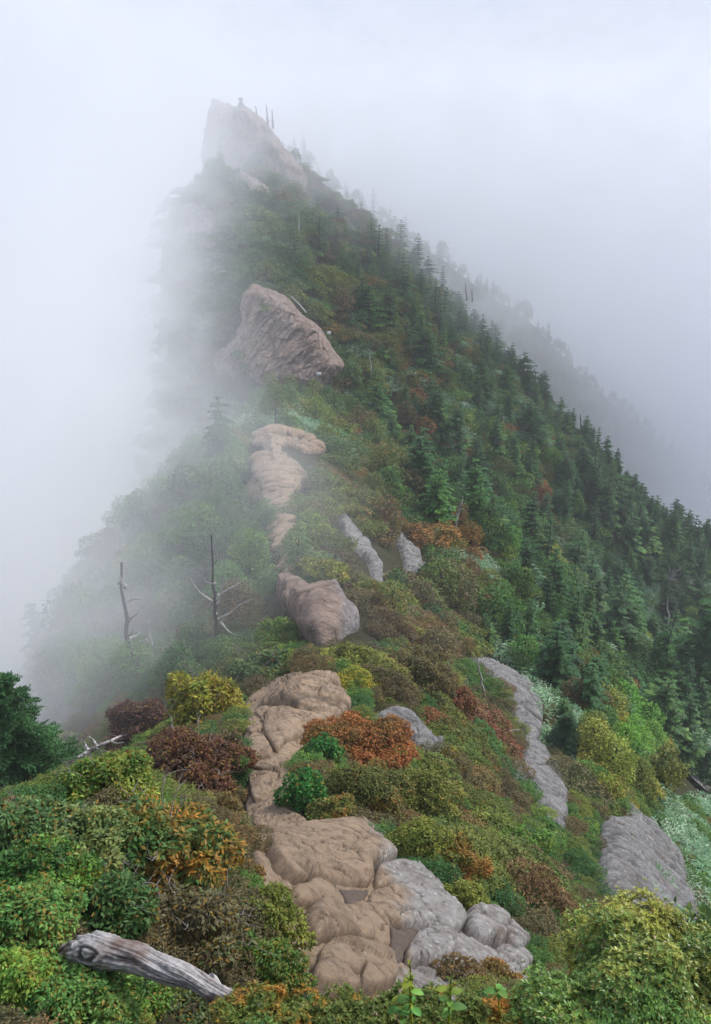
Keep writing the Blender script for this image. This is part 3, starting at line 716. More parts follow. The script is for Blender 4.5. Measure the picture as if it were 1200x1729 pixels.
g = Geo(); a = P(543, 563, 108); b = P(574, 607, 103); tube(g, [a - a, (b - a) * .5, b - a], .07, 6)
link('wooden_pole', g.mesh('wooden_pole', M_post), label='brown handrail pole down the valley-side edge of the reddish crag', cat='pole', loc=Vector(a))

# ------------------------------------------------------------------ plant shapes (unit size, shared by their copies)
def rot_basis(n, r):
    """two unit vectors across each normal, turned at random"""
    a = np.cross(n, np.where(np.abs(n[:, 2:3]) < .9, [[0, 0, 1.]], [[1., 0, 0]])); a /= np.linalg.norm(a, axis=1, keepdims=True) + 1e-9
    b = np.cross(n, a); th = r.uniform(0, 2 * PI, len(n))[:, None]
    return a * np.cos(th) + b * np.sin(th), -a * np.sin(th) + b * np.cos(th)
def leaves(geo, pts, nrm, ln, wd, r, tip=None, fold=.18, var=None, sizevar=.35):
    """one four-cornered folded leaf per point; tip: direction in which the leaf points"""
    n = len(pts)
    nrm = nrm / (np.linalg.norm(nrm, axis=1, keepdims=True) + 1e-9)
    if tip is None: a, b = rot_basis(nrm, r)
    else:
        a = tip - (tip * nrm).sum(1, keepdims=True) * nrm; a /= np.linalg.norm(a, axis=1, keepdims=True) + 1e-9; b = np.cross(nrm, a)
    s = 1 + r.uniform(-sizevar, sizevar, (n, 1)); L = ln * s; W = wd * s
    v = np.stack([pts - a * L * .1, pts + a * L * .42 + b * W * .5 + nrm * fold * W, pts + a * L, pts + a * L * .42 - b * W * .5 + nrm * fold * W], 1)
    q = r.uniform(0, 1, n) if var is None else var
    geo.add(v.reshape(-1, 3), np.arange(4 * n).reshape(n, 4), np.repeat(q, 4))
def lumps_points(r, lumps, dens, up=.15):
    """points and outward directions over a cluster of lumps; those buried in a neighbouring lump are left out"""
    C = np.array([l[:3] for l in lumps]); R = np.array([l[3] for l in lumps]); pts = []; nr = []
    for i in range(len(C)):
        k = int(dens * R[i] ** 2 * 4 * PI)
        d = r.normal(0, 1, (k, 3)); d /= np.linalg.norm(d, axis=1, keepdims=True); d = d[d[:, 2] > -.45]
        q_ = r.uniform(.74, 1.04, len(d)) + .26 * vnoise(d * 2.2 + 5.1 * i, 95); sh = vnoise(d * 9 + 3.3 * i, 96) > .52; q_ = np.where(sh, q_ * r.uniform(1.0, 1.38, len(d)), q_)
        p = C[i] + d * R[i] * q_[:, None] * np.array([1, 1, .85])
        keep = np.ones(len(p), bool)
        for j in range(len(C)):
            if j != i: keep &= np.linalg.norm(p - C[j], axis=1) > R[j] * .72
        pts.append(p[keep]); nr.append(d[keep])
    p = np.vstack(pts); n = np.vstack(nr)
    g = vnoise(p * 6.5, 91) + .5 * vnoise(p * 14, 92); k = g > -.55 + r.uniform(-.35, .35, len(p))
    n = n + [0, 0, up]
    return p[k], n[k]

def shrub_mesh(seed, mat, leaf=.085, dens=330, wide=1.0, tall=.62, n=11, combed=0.0, name='foliage', width=.55):
    r = np.random.default_rng(seed); L = [(0, 0, tall * .3, .48)]
    for k in range(n):
        a = 2 * PI * (k + r.uniform(-.3, .3)) / n; q = r.uniform(.35, .72)
        L.append((math.cos(a) * q * wide, math.sin(a) * q, tall * r.uniform(.3, .75) * (1.15 - q * .6), r.uniform(.18, .36)))
    for k in range(n // 2): L.append((r.uniform(-.4, .4) * wide, r.uniform(-.4, .4), tall * r.uniform(.75, 1.05), r.uniform(.18, .3)))
    p, nn = lumps_points(r, L, dens)
    p = p[:, :]; g = Geo(); k = r.integers(0, 10 ** 6)
    tip = nn + r.normal(0, .55, nn.shape) + np.array([combed, 0, .25])
    nrm = nn * .6 + r.normal(0, .55, nn.shape) + [0, 0, .45]
    leaves(g, p, nrm, leaf, leaf * width, r, tip=tip)
    for k in range(7):                       # stems
        a = r.uniform(0, 2 * PI); q = r.uniform(.15, .6)
        tube(g, curve_pts((0, 0, -.25), (math.cos(a) * q * wide, math.sin(a) * q, tall * .8), 5, .2, seed * 9 + k), np.linspace(.022, .008, 5), 5, var=.03)
    return g.mesh(name, mat)

def tree_crown(seed, mat, leaf=.04, dens=1000, wide=.34, n=15, base=.34, name='crown'):
    r = np.random.default_rng(seed); L = []
    for k in range(n):
        h = base + (1 - base) * (k + .5) / n; a = k * 2.4 + r.uniform(-.5, .5); q = wide * (1 - ((h - base) / (1.05 - base)) ** 1.6) * r.uniform(.4, 1.05)
        L.append((math.cos(a) * q, math.sin(a) * q, h - .06, wide * r.uniform(.28, .48)))
    p, nn = lumps_points(r, L, dens); g = Geo()
    leaves(g, p, nn * .5 + r.normal(0, .6, nn.shape) + [0, 0, .5], leaf, leaf * .6, r, tip=nn + r.normal(0, .6, nn.shape))
    return g.mesh(name, mat), L
def tree_trunk(seed, L, name='trunk'):
    r = np.random.default_rng(seed); g = Geo()
    spine_ = curve_pts((0, 0, -.12), (r.uniform(-.04, .04), r.uniform(-.04, .04), .86), 9, .12, seed)
    tube(g, spine_, np.linspace(.022, .006, 9), 7)
    for l in L:
        t = max(0, min(8, (l[2] + .12) / .98 * 8 - 1.4)); i = int(t); s0 = spine_[i]
        tube(g, curve_pts(s0, l[:3], 5, .2, int(l[0] * 9999) % 997), np.linspace(.010, .003, 5), 5)
    return g.mesh(name, M_bark)

def fir_meshes(seed, mat, tiers=17, spread=.26, flag=0.0, fine=1.0, thin=0.0, needles=0):
    """flat tiered boughs on a straight trunk; flag leans the boughs towards one side as wind does"""
    r = np.random.default_rng(seed); g = Geo(); tr = Geo()
    lean = r.uniform(-.03, .03, 2)
    tube(tr, [(lean[0] * h, lean[1] * h, h) for h in np.linspace(-.12, .985, 10)], np.linspace(.024, .004, 10), 7)
    for k in range(tiers):
        h = .13 + .85 * (k / (tiers - 1)) ** .92; h += r.uniform(-.012, .012)
        Lm = spread * (1.0 - h) ** .72 + .022
        nb = int(round(r.integers(5, 9) * (1 if h < .85 else .7)))
        for b in range(nb):
            if r.uniform() < thin: continue
            a = 2 * PI * (b + r.uniform(-.35, .35)) / nb + k * 1.1
            Lb = Lm * r.uniform(.65, 1.15) * (1 + flag * math.cos(a)); d = np.array([math.cos(a), math.sin(a), 0]); s = np.array([-d[1], d[0], 0])
            o = np.array([lean[0] * h, lean[1] * h, h])
            rise = r.uniform(.02, .2) + .25 * max(0, h - .6); droop = r.uniform(.3, .65)
            nn = max(3, int(7 * fine * Lb / .2 + 2)); tq = (np.arange(nn) + .6) / nn
            c = o + d * (Lb * tq)[:, None] + np.array([0, 0, 1]) * (Lb * (rise * tq - droop * tq ** 2 * .45))[:, None]
            for side in (-1, 1, 0):
                wl = (Lb * .40 * (1 - tq * .62) + .012) if side else np.full(nn, .03)
                tip = d * (.75 if side else 1.0) + s * side * .9 + r.normal(0, .12, (nn, 3))
                if needles:
                    dirn = tip / np.linalg.norm(tip, axis=1, keepdims=True); tt_ = (np.arange(needles) + .5) / needles; L_ = wl * .95
                    pp = (c[:, None] + dirn[:, None] * (L_[:, None] * tt_[None])[..., None] + np.array([0, 0, -.10]) * (L_[:, None] * tt_[None] ** 2)[..., None]).reshape(-1, 3); pp = pp + r.normal(0, .0025, pp.shape)
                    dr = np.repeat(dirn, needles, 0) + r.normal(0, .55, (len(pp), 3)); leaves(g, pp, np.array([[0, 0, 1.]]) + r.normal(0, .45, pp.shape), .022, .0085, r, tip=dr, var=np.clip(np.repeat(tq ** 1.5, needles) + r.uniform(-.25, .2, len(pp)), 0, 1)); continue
                leaves(g, c, np.array([[0, 0, 1.]]) + r.normal(0, .16, (nn, 3)) + d * .15, wl[:, None] * 1.05, wl[:, None] * (.40 if side else .8) + .008, r, tip=tip, fold=.25, sizevar=.15, var=np.clip(tq ** 1.5 * 1.1 + r.uniform(-.25, .2, nn), 0, 1))  # lighter tips: new growth, and the light on the tiers put into the colour
            if r.uniform() < .5: tube(tr, [o - [0, 0, .008], c[nn // 2] - [0, 0, .006]], [.004, .0015], 4)
    leaves(g, np.array([[lean[0], lean[1], .95]] * 7), r.normal(0, 1, (7, 3)), .05, .02, r, tip=np.array([[0, 0, 1.]]) + r.normal(0, .25, (7, 3)))
    return g.mesh('crown', mat), tr.mesh('trunk', M_bark)

def snag_mesh(seed, n_br=9, mat=None, h=1.0, lo=.25, br=.22, bend=.08, name='trunk', up=.25, rad=.022):
    r = np.random.default_rng(seed); g = Geo(); sp_ = curve_pts((0, 0, -.1), (r.uniform(-bend, bend), r.uniform(-bend, bend), h), 12, .12, seed)
    tube(g, sp_, np.linspace(rad, rad * .25, 12), 8, rough=.25, seed=seed)
    for k in range(n_br):
        t = r.uniform(lo, .95); i = t * 11; p = sp_[int(i)] + (sp_[min(11, int(i) + 1)] - sp_[int(i)]) * (i % 1)
        a = r.uniform(0, 2 * PI); L = br * (1.15 - t) * r.uniform(.4, 1.2) + .02
        e = p + np.array([math.cos(a) * L, math.sin(a) * L, L * r.uniform(-.3, up * 2.5)])
        q = curve_pts(p, e, 6, .3, seed * 31 + k); tube(g, q, np.linspace(rad * .32, rad * .08, 6), 5)
        if L > .1:
            for _ in range(2):
                j = r.integers(2, 5); e2 = q[j] + r.normal(0, .35, 3) * L + [0, 0, .1 * L]; tube(g, curve_pts(q[j], e2, 4, .3, seed + k + _), np.linspace(rad * .14, rad * .05, 4), 4)
    return g.mesh(name, mat or M_snag)

def sasa_mesh(seed, mat, n=260, name='foliage'):
    r = np.random.default_rng(seed); g = Geo(); a = r.uniform(0, 2 * PI, n); q = np.sqrt(r.uniform(0, 1, n))
    p = np.stack([np.cos(a) * q, np.sin(a) * q, .20 + .22 * (1 - q * q) + r.uniform(-.1, .08, n)], -1)
    d = np.stack([np.cos(a) + r.normal(0, .9, n), np.sin(a) + r.normal(0, .9, n), r.uniform(-.35, .35, n)], -1)
    leaves(g, p, np.array([[0, 0, 1.]]) + r.normal(0, .3, (n, 3)), .20, .05, r, tip=d, fold=.1)
    return g.mesh(name, mat)

PAL = {   # colour of the leaves, colour of some of them, share, word
 'fir': ((.042, .105, .034), (.13, .235, .055), .35, 'dark green'),  # the firs' lighter second tint gives them lit-looking bough tips
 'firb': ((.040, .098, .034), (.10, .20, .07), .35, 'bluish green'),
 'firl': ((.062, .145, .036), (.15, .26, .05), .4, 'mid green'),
 'green': ((.075, .160, .030), (.19, .25, .04), .4, 'green'),
 'deep': ((.048, .115, .030), (.11, .20, .035), .4, 'deep green'),
 'bright': ((.11, .23, .035), (.18, .26, .04), .45, 'bright green'),
 'olive':  ((.115, .15, .030), (.19, .19, .035), .45, 'olive'),
 'olr':    ((.10, .13, .028), (.24, .12, .03), .4, 'russet olive'),
 'rust': ((0.144, 0.092, 0.034), (0.265, 0.121, 0.037), .45, 'rusty'),
 'orange': ((.19, .12, .03), (.28, .13, .03), .5, 'orange'),
 'red':    ((.20, .068, .032), (.17, .09, .035), .45, 'reddish'),
 'brown':  ((.112, .096, .042), (.17, .105, .04), .45, 'brown'),
 'maroon': ((.085, .042, .028), (.14, .055, .03), .4, 'maroon'),
 'yellow': ((.19, .22, .035), (.33, .25, .03), .5, 'yellow green'),
 'sasa':   ((.13, .24, .12), (.28, .36, .24), .4, 'pale bluish'),
 'sage':   ((.085, .15, .05), (.17, .21, .06), .45, 'grey green'),
}
def paint(o, pal, r, amount=.38):
    a, b, s, _ = PAL[pal]; k = 1.42 + r.uniform(-amount, amount); j = r.uniform(-.08, .08, 3)
    o['tint'] = [max(0, a[i] * k * (1 + j[i])) for i in range(3)]
    o['tint_b'] = [max(0, b[i] * k * (1 + j[i])) for i in range(3)]
    o['share_b'] = float(np.clip(s + r.uniform(-.25, .25), 0, 1))

# ------------------------------------------------------------------ what grows where (read off the photograph)
# px, py, plants to choose from: f fir, t broadleaf tree, s shrub, b bamboo grass (weights), colours for trees and shrubs
ZONE = [
 (430,300,(0,1,6,0),'deep sage brown'), (330,330,(0,2,5,0),'deep sage brown'), (290,420,(0,1,5,0),'sage brown deep'), (460,250,(0,1,5,0),'brown olive deep'),
 (560,310,(1,2,5,0),'brown olive deep'), (620,400,(3,3,3,0),'brown olr deep'), (480,430,(1,2,5,0),'deep sage olive'), (430,430,(0,1,5,1),'deep sage'),
 (540,480,(1,3,5,0),'brown deep olive'), (600,540,(2,3,4,0),'deep brown olr'), (640,460,(5,3,3,0),'olr deep olive'), (700,470,(5,3,2,0),'olive deep'),
 (720,530,(6,3,1,0),'deep olive'), (660,580,(5,3,3,0),'brown deep olr'), (610,630,(1,3,4,1),'sage brown deep'), (790,560,(7,2,1,1),'deep olive'),
 (860,640,(8,2,1,1),'deep olive'), (900,700,(8,2,1,1),'deep olive'), (1000,790,(9,1,1,0),'deep'), (1090,880,(9,1,1,0),'deep'), (1160,900,(9,1,1,0),'deep'),
 (740,620,(6,3,2,2),'olr brown deep'), (700,660,(3,4,4,1),'rust olr brown'), (760,690,(3,2,3,6),'sasa olive'), (820,720,(3,2,2,8),'sasa deep'), (830,660,(7,2,1,2),'deep'),
 (560,640,(0,2,5,3),'sage olive brown'), (470,640,(0,2,5,1),'sage olive deep'), (500,690,(0,2,6,1),'olive brown sage'), (530,600,(0,1,5,2),'sage brown'),
 (600,700,(1,4,4,1),'deep sage brown'), (660,730,(3,4,3,0),'brown deep olr'), (540,740,(0,1,5,4),'olive sage'), (500,730,(0,0,2,8),'sasa'),
 (580,780,(0,0,8,0),'olive sage olr'), (560,860,(0,0,8,0),'olive olr brown'), (620,820,(0,0,8,0),'olr olive brown'), (550,930,(0,0,8,0),'olive brown sage'),
 (660,880,(0,1,7,0),'olr brown deep'), (680,780,(1,2,4,0),'rust olr deep'), (690,830,(1,1,5,0),'red olr rust'), (720,850,(5,2,3,2),'deep green'),
 (750,760,(4,3,3,1),'olr rust deep'), (830,780,(2,4,5,0),'olr rust green'), (880,790,(2,4,4,0),'green bright olr'), (780,830,(4,3,2,2),'deep green'),
 (900,850,(5,3,2,1),'red olr green'), (960,840,(7,2,1,1),'deep green'), (740,920,(1,1,6,0),'orange rust olive'), (760,970,(1,1,6,0),'orange olive rust'),
 (800,930,(3,2,2,5),'sasa green'), (860,900,(3,3,3,3),'green sasa deep'), (880,960,(4,3,2,4),'green sasa deep'), (950,960,(5,3,2,3),'sage yellow deep'),
 (1000,900,(8,2,1,1),'deep green'), (1020,1000,(6,2,2,4),'deep sasa'), (900,1040,(3,5,3,2),'green deep'), (830,1040,(1,4,4,1),'green olive'),
 (760,1040,(0,1,6,0),'olr brown rust'), (700,1010,(0,1,7,0),'brown olr deep'), (640,1000,(0,0,8,0),'olive olr brown'), (620,1070,(0,0,8,0),'olr olive yellow'),
 (680,1100,(0,0,8,0),'brown olr rust'), (740,1120,(0,1,7,0),'brown rust olive'), (780,1200,(0,0,8,0),'red rust olr'), (800,1120,(1,2,5,1),'olive brown deep'),
 (700,1160,(0,0,8,0),'brown rust olive'), (760,1250,(0,0,8,0),'red olr olive'), (820,1240,(0,0,8,0),'deep olive'), (840,1180,(0,1,6,0),'olive brown'),
 (900,1110,(2,4,3,4),'green deep sasa'), (950,1120,(3,3,4,3),'deep olr green'), (1000,1100,(4,2,2,6),'sasa green'), (1080,1040,(3,2,2,7),'sasa deep'),
 (1100,1000,(4,2,2,5),'sasa sage deep'), (1150,1050,(6,3,2,2),'deep green'), (1170,1120,(8,1,1,1),'deep'), (1060,1120,(3,2,3,6),'sasa deep'),
 (960,1200,(2,3,4,2),'green olr brown'), (1000,1180,(2,2,5,1),'olr rust green'), (1090,1200,(5,2,1,4),'deep sasa'), (1150,1230,(2,1,2,9),'sasa deep'),
 (930,1250,(3,3,3,2),'deep green'), (1000,1250,(1,4,4,1),'green yellow'), (1050,1250,(1,5,3,1),'green bright'), (1000,1320,(0,3,5,0),'yellow olive green'),
 (880,1270,(0,1,6,0),'brown olr'), (900,1330,(0,1,5,1),'red rust brown'), (850,1330,(0,0,8,0),'rust red olr'), (960,1370,(0,2,6,1),'brown deep olive'),
 (1090,1330,(0,3,5,1),'green olive yellow'), (1130,1350,(0,2,5,2),'yellow green'), (1150,1420,(1,1,2,9),'sasa deep'), (1180,1500,(0,1,2,9),'sasa green'),
 (1190,1300,(2,1,2,7),'sasa deep'), (870,1420,(0,3,5,0),'bright green'), (930,1440,(0,0,8,0),'brown rust olr'), (960,1500,(0,0,8,0),'olive olr brown'),
 (1000,1480,(0,0,8,0),'olive deep olr'), (880,1500,(0,0,8,0),'brown olr olive'), (820,1430,(0,0,8,0),'rust brown olive'), (780,1340,(0,0,8,0),'olr olive brown'),
 (720,1330,(0,0,8,0),'olive olr'), (720,1420,(0,0,8,0),'olive green olr'), (760,1480,(0,0,8,0),'olive olr green'), (850,1560,(0,0,8,0),'brown olive rust'),
 (920,1560,(0,0,8,0),'brown olive deep'), (620,1150,(0,0,8,0),'olive yellow brown'), (560,1110,(0,0,4,5),'sasa olive'),
 (330,800,(1,3,4,1),'sage deep'), (250,800,(1,2,5,1),'sage brown deep'), (360,860,(2,5,3,1),'green sage deep'), (400,900,(1,5,3,1),'green sage deep'),
 (330,900,(3,4,3,0),'deep sage green'), (250,900,(1,3,5,1),'sage brown deep'), (430,960,(1,5,3,2),'green sage'), (350,980,(2,4,3,1),'deep sage'),
 (200,960,(1,3,5,0),'sage deep brown'), (270,1020,(3,3,4,0),'deep sage green'), (420,1040,(1,4,4,0),'brown sage green'), (460,1070,(0,4,3,1),'bright green'),
 (180,1060,(1,3,5,0),'sage deep brown'), (290,1090,(0,2,5,0),'brown deep sage'), (120,1090,(1,3,4,0),'deep sage'), (420,1120,(0,0,8,0),'sage olive'),
 (340,720,(1,3,4,1),'sage deep'), (390,700,(0,3,4,2),'sage deep'), (430,770,(0,1,5,2),'brown sage'), (150,1170,(0,4,4,0),'green sage'),
 (240,1160,(0,3,4,0),'green sage'), (60,1150,(2,3,3,0),'deep sage'),
]
ZX = np.array([z[0] for z in ZONE], float); ZY = np.array([z[1] for z in ZONE], float)

def rock_clear(px, py):
    """no plants on the bare rock that the photograph shows"""
    out = np.zeros(len(px), bool)
    for pl, grow in CLEAR:
        pl = np.array(pl, float); c = pl.mean(0); out |= in_poly(px, py, c + (pl - c) * grow)
    return out
CLEAR = [(path_poly, 1.0),
 (Z5([(525,225),(560,205),(630,200),(690,225),(745,285),(800,320),(800,345),(760,365),(700,350),(610,270)]), .9),
 (Z3([(415,880),(440,842),(500,825),(625,850),(660,895),(715,960),(738,1015),(650,1075),(600,1105),(540,1085),(470,975),(425,935)]), 1.0),
 (Z3([(338,195),(395,188),(470,215),(560,258),(600,300),(520,300),(450,270),(420,300),(480,350),(560,420),(500,450),(455,470),(445,560),(455,620),(458,680),(480,740),(470,790),(436,795),(418,700),(402,620),(385,540),(350,500),(290,500),(255,470),(310,400),(338,340),(345,300)]), 1.0),
 (Z3([(625,525),(660,545),(705,612),(772,690),(812,765),(802,885),(780,865),(765,760),(708,680),(655,600)]), .9),
 (Z3([(868,640),(900,630),(938,672),(985,738),(990,795),(950,812),(905,808),(915,750),(895,700)]), .9),
 (Z4([(245,315),(335,372),(440,462),(482,550),(477,620),(455,665),(400,640),(372,560),(322,470),(245,375)]), 1.25),
 (Z4([(395,645),(450,668),(482,725),(540,800),(582,915),(575,1010),(555,1060),(520,1030),(500,960),(470,900),(410,860),(430,720)]), 1.25),
 (Z4([(830,965),(900,1015),(1012,1128),(1062,1250),(1112,1395),(1090,1460),(1000,1490),(840,1460),(788,1340),(738,1230),(745,1125),(765,1045),(825,1045)]), 1.1),
 (Z4([(938,682),(1010,738),(1100,800),(1162,865),(1195,925),(1230,1030),(1180,1010),(1130,960),(1095,880),(1015,800),(965,740)]), .9),
 (Z1([(535,812),(600,838),(680,868),(740,935),(815,990),(870,1080),(905,1140),(820,1150),(780,1230),(690,1190),(600,1160),(555,1120),(490,1040),(498,960),(500,880)]), .86),
 (Z1([(365,1110),(430,1055),(500,1018),(570,1050),(600,1140),(480,1190),(360,1180)]), .9),
 (Z1([(378,72),(392,66),(500,80),(590,152),(640,215),(690,290),(735,370),(765,480),(700,420),(610,345),(560,345),(500,370),(430,340),(345,300),(336,182),(360,130)]), .88),
 (Z1([(470,365),(510,385),(560,420),(612,465),(600,482),(540,460),(490,420)]), .9),
]
shr = [shrub_mesh(100 + k, M_leaf, leaf=.085, dens=300, wide=r_, tall=t_, combed=c_) for k, (r_, t_, c_) in enumerate([(1, .62, 0), (1.25, .55, .6), (1.4, .48, .9), (.9, .85, 0), (1.15, .7, .3)])]
shr_fine = [shrub_mesh(140 + k, M_leaf, leaf=.052, dens=760, wide=r_, tall=t_, n=15, combed=c_) for k, (r_, t_, c_) in enumerate([(1, .66, .2), (1.25, .55, .7), (1.35, .6, .9), (1, .8, .2)])]
bl = []
for k in range(5):
    cm, L = tree_crown(200 + k, M_leaf, wide=[.34, .4, .3, .45, .36][k], base=[.32, .4, .28, .42, .3][k]); bl.append((cm, tree_trunk(220 + k, L)))
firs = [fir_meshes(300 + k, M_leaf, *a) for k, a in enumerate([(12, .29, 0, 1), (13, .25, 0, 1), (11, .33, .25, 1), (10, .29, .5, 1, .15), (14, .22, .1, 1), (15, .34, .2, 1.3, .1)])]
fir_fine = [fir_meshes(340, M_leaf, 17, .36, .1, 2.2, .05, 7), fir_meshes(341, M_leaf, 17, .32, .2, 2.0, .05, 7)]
sas = [sasa_mesh(400 + k, M_leaf_i) for k in range(3)]
def mass_copy(me):
    m = me.copy()
    for i in range(len(m.materials)):
        if m.materials[i] == M_leaf: m.materials[i] = M_leaf_i
    return m

# sample the slopes
def scatter():
    pts = []
    for ya, yb, cell in ((10, 24, .8), (24, 45, 1.1), (45, 80, 1.5), (80, 130, 1.9), (130, 192, 2.3)):
        Yg = np.arange(ya, yb, cell); S = np.arange(-62 if ya > 40 else -30, 118 if ya > 40 else 60, cell)
        A, B = np.meshgrid(Yg, S, indexing='ij'); A = (A + rng.uniform(-.5, .5, A.shape) * cell).ravel(); B = (B + rng.uniform(-.5, .5, B.shape) * cell).ravel()
        pts.append(np.stack([xc(A) + B, A, np.full(A.shape, cell)], -1))
    p = np.vstack(pts); z = H(p[:, 0], p[:, 1])
    return np.stack([p[:, 0], p[:, 1], z, p[:, 2]], -1)
cand = scatter()
qx, qy, qd = proj(cand[:, :3])
keep = (qx > -70) & (qx < 1270) & (qy > 120) & (qy < 1800)
cand = cand[keep]; qx, qy, qd = qx[keep], qy[keep], qd[keep]
# hidden by the mountain itself
vis = np.ones(len(cand), bool)
top = cand[:, :3] + [0, 0, 2.2]
for t in np.linspace(.06, .985, 46):
    m = top * t; vis &= ~((m[:, 1] > 14) & (m[:, 2] < H(m[:, 0], m[:, 1], False) - .6))
cand, qx, qy, qd = cand[vis], qx[vis], qy[vis], qd[vis]
cl = np.zeros(len(qx), bool)
for hh in (0, .5, 1.1, 1.7):
    a_, b_, _ = proj(cand[:, :3] + [0, 0, hh * .6]); cl |= rock_clear(a_, b_)
for dx_, dz_ in ((-.8, .5), (.8, .5), (1.3, .7), (1.0, 1.3), (0, 1.5)):
    a_, b_, _ = proj(cand[:, :3] + [dx_, 0, dz_]); cl |= rock_clear(a_, b_)
cand, qx, qy, qd = cand[~cl], qx[~cl], qy[~cl], qd[~cl]
# keep the path side of the foreground for the hand-placed plants
near = (qy > 1180) & (qx < 470) | (cand[:, 1] < 11) | ((qy > 1190) & (qx < 720) & (qy < 1560) & (qx > 440)) | ((qx < 560) & (qy > 1380))
cand, qx, qy, qd = cand[~near], qx[~near], qy[~near], qd[~near]
jx = qx + rng.normal(0, 16, len(qx)); jy = qy + rng.normal(0, 16, len(qy))
zi = np.argmin((ZX[None] - jx[:, None]) ** 2 + (ZY[None] - jy[:, None]) ** 2, 1)
kind = np.array([rng.choice(4, p=np.array(ZONE[i][2]) / sum(ZONE[i][2])) for i in zi])
u = rng.uniform(0, 1, len(kind))
small_far = cand[:, 1]
drop = ((kind == 0) & (u < .52)) | ((kind == 1) & (u < .2))
kind[(kind == 0) & (jx < 330) & (rng.uniform(0, 1, len(kind)) < .75)] = 1
kind[drop & (rng.uniform(0, 1, len(kind)) < .7)] = 2

# ------------------------------------------------------------------ copies on the slopes
LM = [('the summit horn', 400, 215), ('the misty shoulder', 300, 400), ('the summit ledge', 500, 300), ('the reddish crag', 490, 560),
      ('the lower white sign', 545, 625), ('the pinkish shoulder of rock', 390, 620), ('the top of the rocky spine', 470, 725), ('the foot of the rocky spine', 495, 950),
      ('the narrow sliver of rock', 662, 850), ('the thin pale rock streak', 610, 940), ('the small pale rock face', 695, 940), ('the saddle outcrop', 540, 1040), ('the upper pale slab', 850, 1170),
      ('the broken grey rib', 915, 1320), ('the largest grey slab', 1085, 1450), ('the dark edge rib', 1140, 1280), ('the tall pointed snag', 215, 1060),
      ('the forked bleached dead tree', 365, 1010), ('the bare grey bush', 1130, 970), ('the cracked tan outcrop', 520, 1170), ('the domed path slab', 560, 1450), ('the grey bushy outcrop', 690, 1250),
      ('the pale bamboo grass hollow', 825, 720), ('the lower bamboo grass gully', 1060, 1040), ('the leaning bleached trunk', 768, 890), ('the skyline snag', 980, 720), ('the round bush', 1060, 1620),
      ('the bluish edge fir', 30, 1200), ('the bleached fallen branches', 165, 1265)]
LXY = np.array([(a, b) for _, a, b in LM], float)
ORD = ['nearest', 'second nearest', 'third nearest', 'fourth nearest', 'fifth nearest', 'sixth nearest', 'seventh nearest', 'eighth nearest', 'ninth nearest', 'tenth nearest', 'eleventh nearest', 'twelfth nearest'] + [w_ + ' nearest' for w_ in
       'thirteenth fourteenth fifteenth sixteenth seventeenth eighteenth nineteenth twentieth'.split()]
pending = []
def want_label(o, size, colour, noun, px, py): pending.append((o, size, colour, noun, px, py))
def write_labels():
    groups = {}
    for rec in pending:
        o, size, colour, noun, px, py = rec
        i = int(np.argmin((LXY[:, 0] - px) ** 2 + (LXY[:, 1] - py) ** 2)); dx, dy = px - LXY[i, 0], py - LXY[i, 1]
        way = ('right of' if dx > 0 else 'left of') if abs(dx) > abs(dy) else ('below' if dy > 0 else 'above')
        groups.setdefault((size, colour, noun, i, way), []).append((dx * dx + dy * dy, o))
    for (size, colour, noun, i, way), L in groups.items():
        L.sort(key=lambda a: a[0])
        for k, (_, o) in enumerate(L):
            o['label'] = f"{size} {colour} {noun}, {ORD[min(k, len(ORD) - 1)]} such {way} {LM[i][0]}" if len(L) > 1 else f"{size} {colour} {noun} {way} {LM[i][0]}"

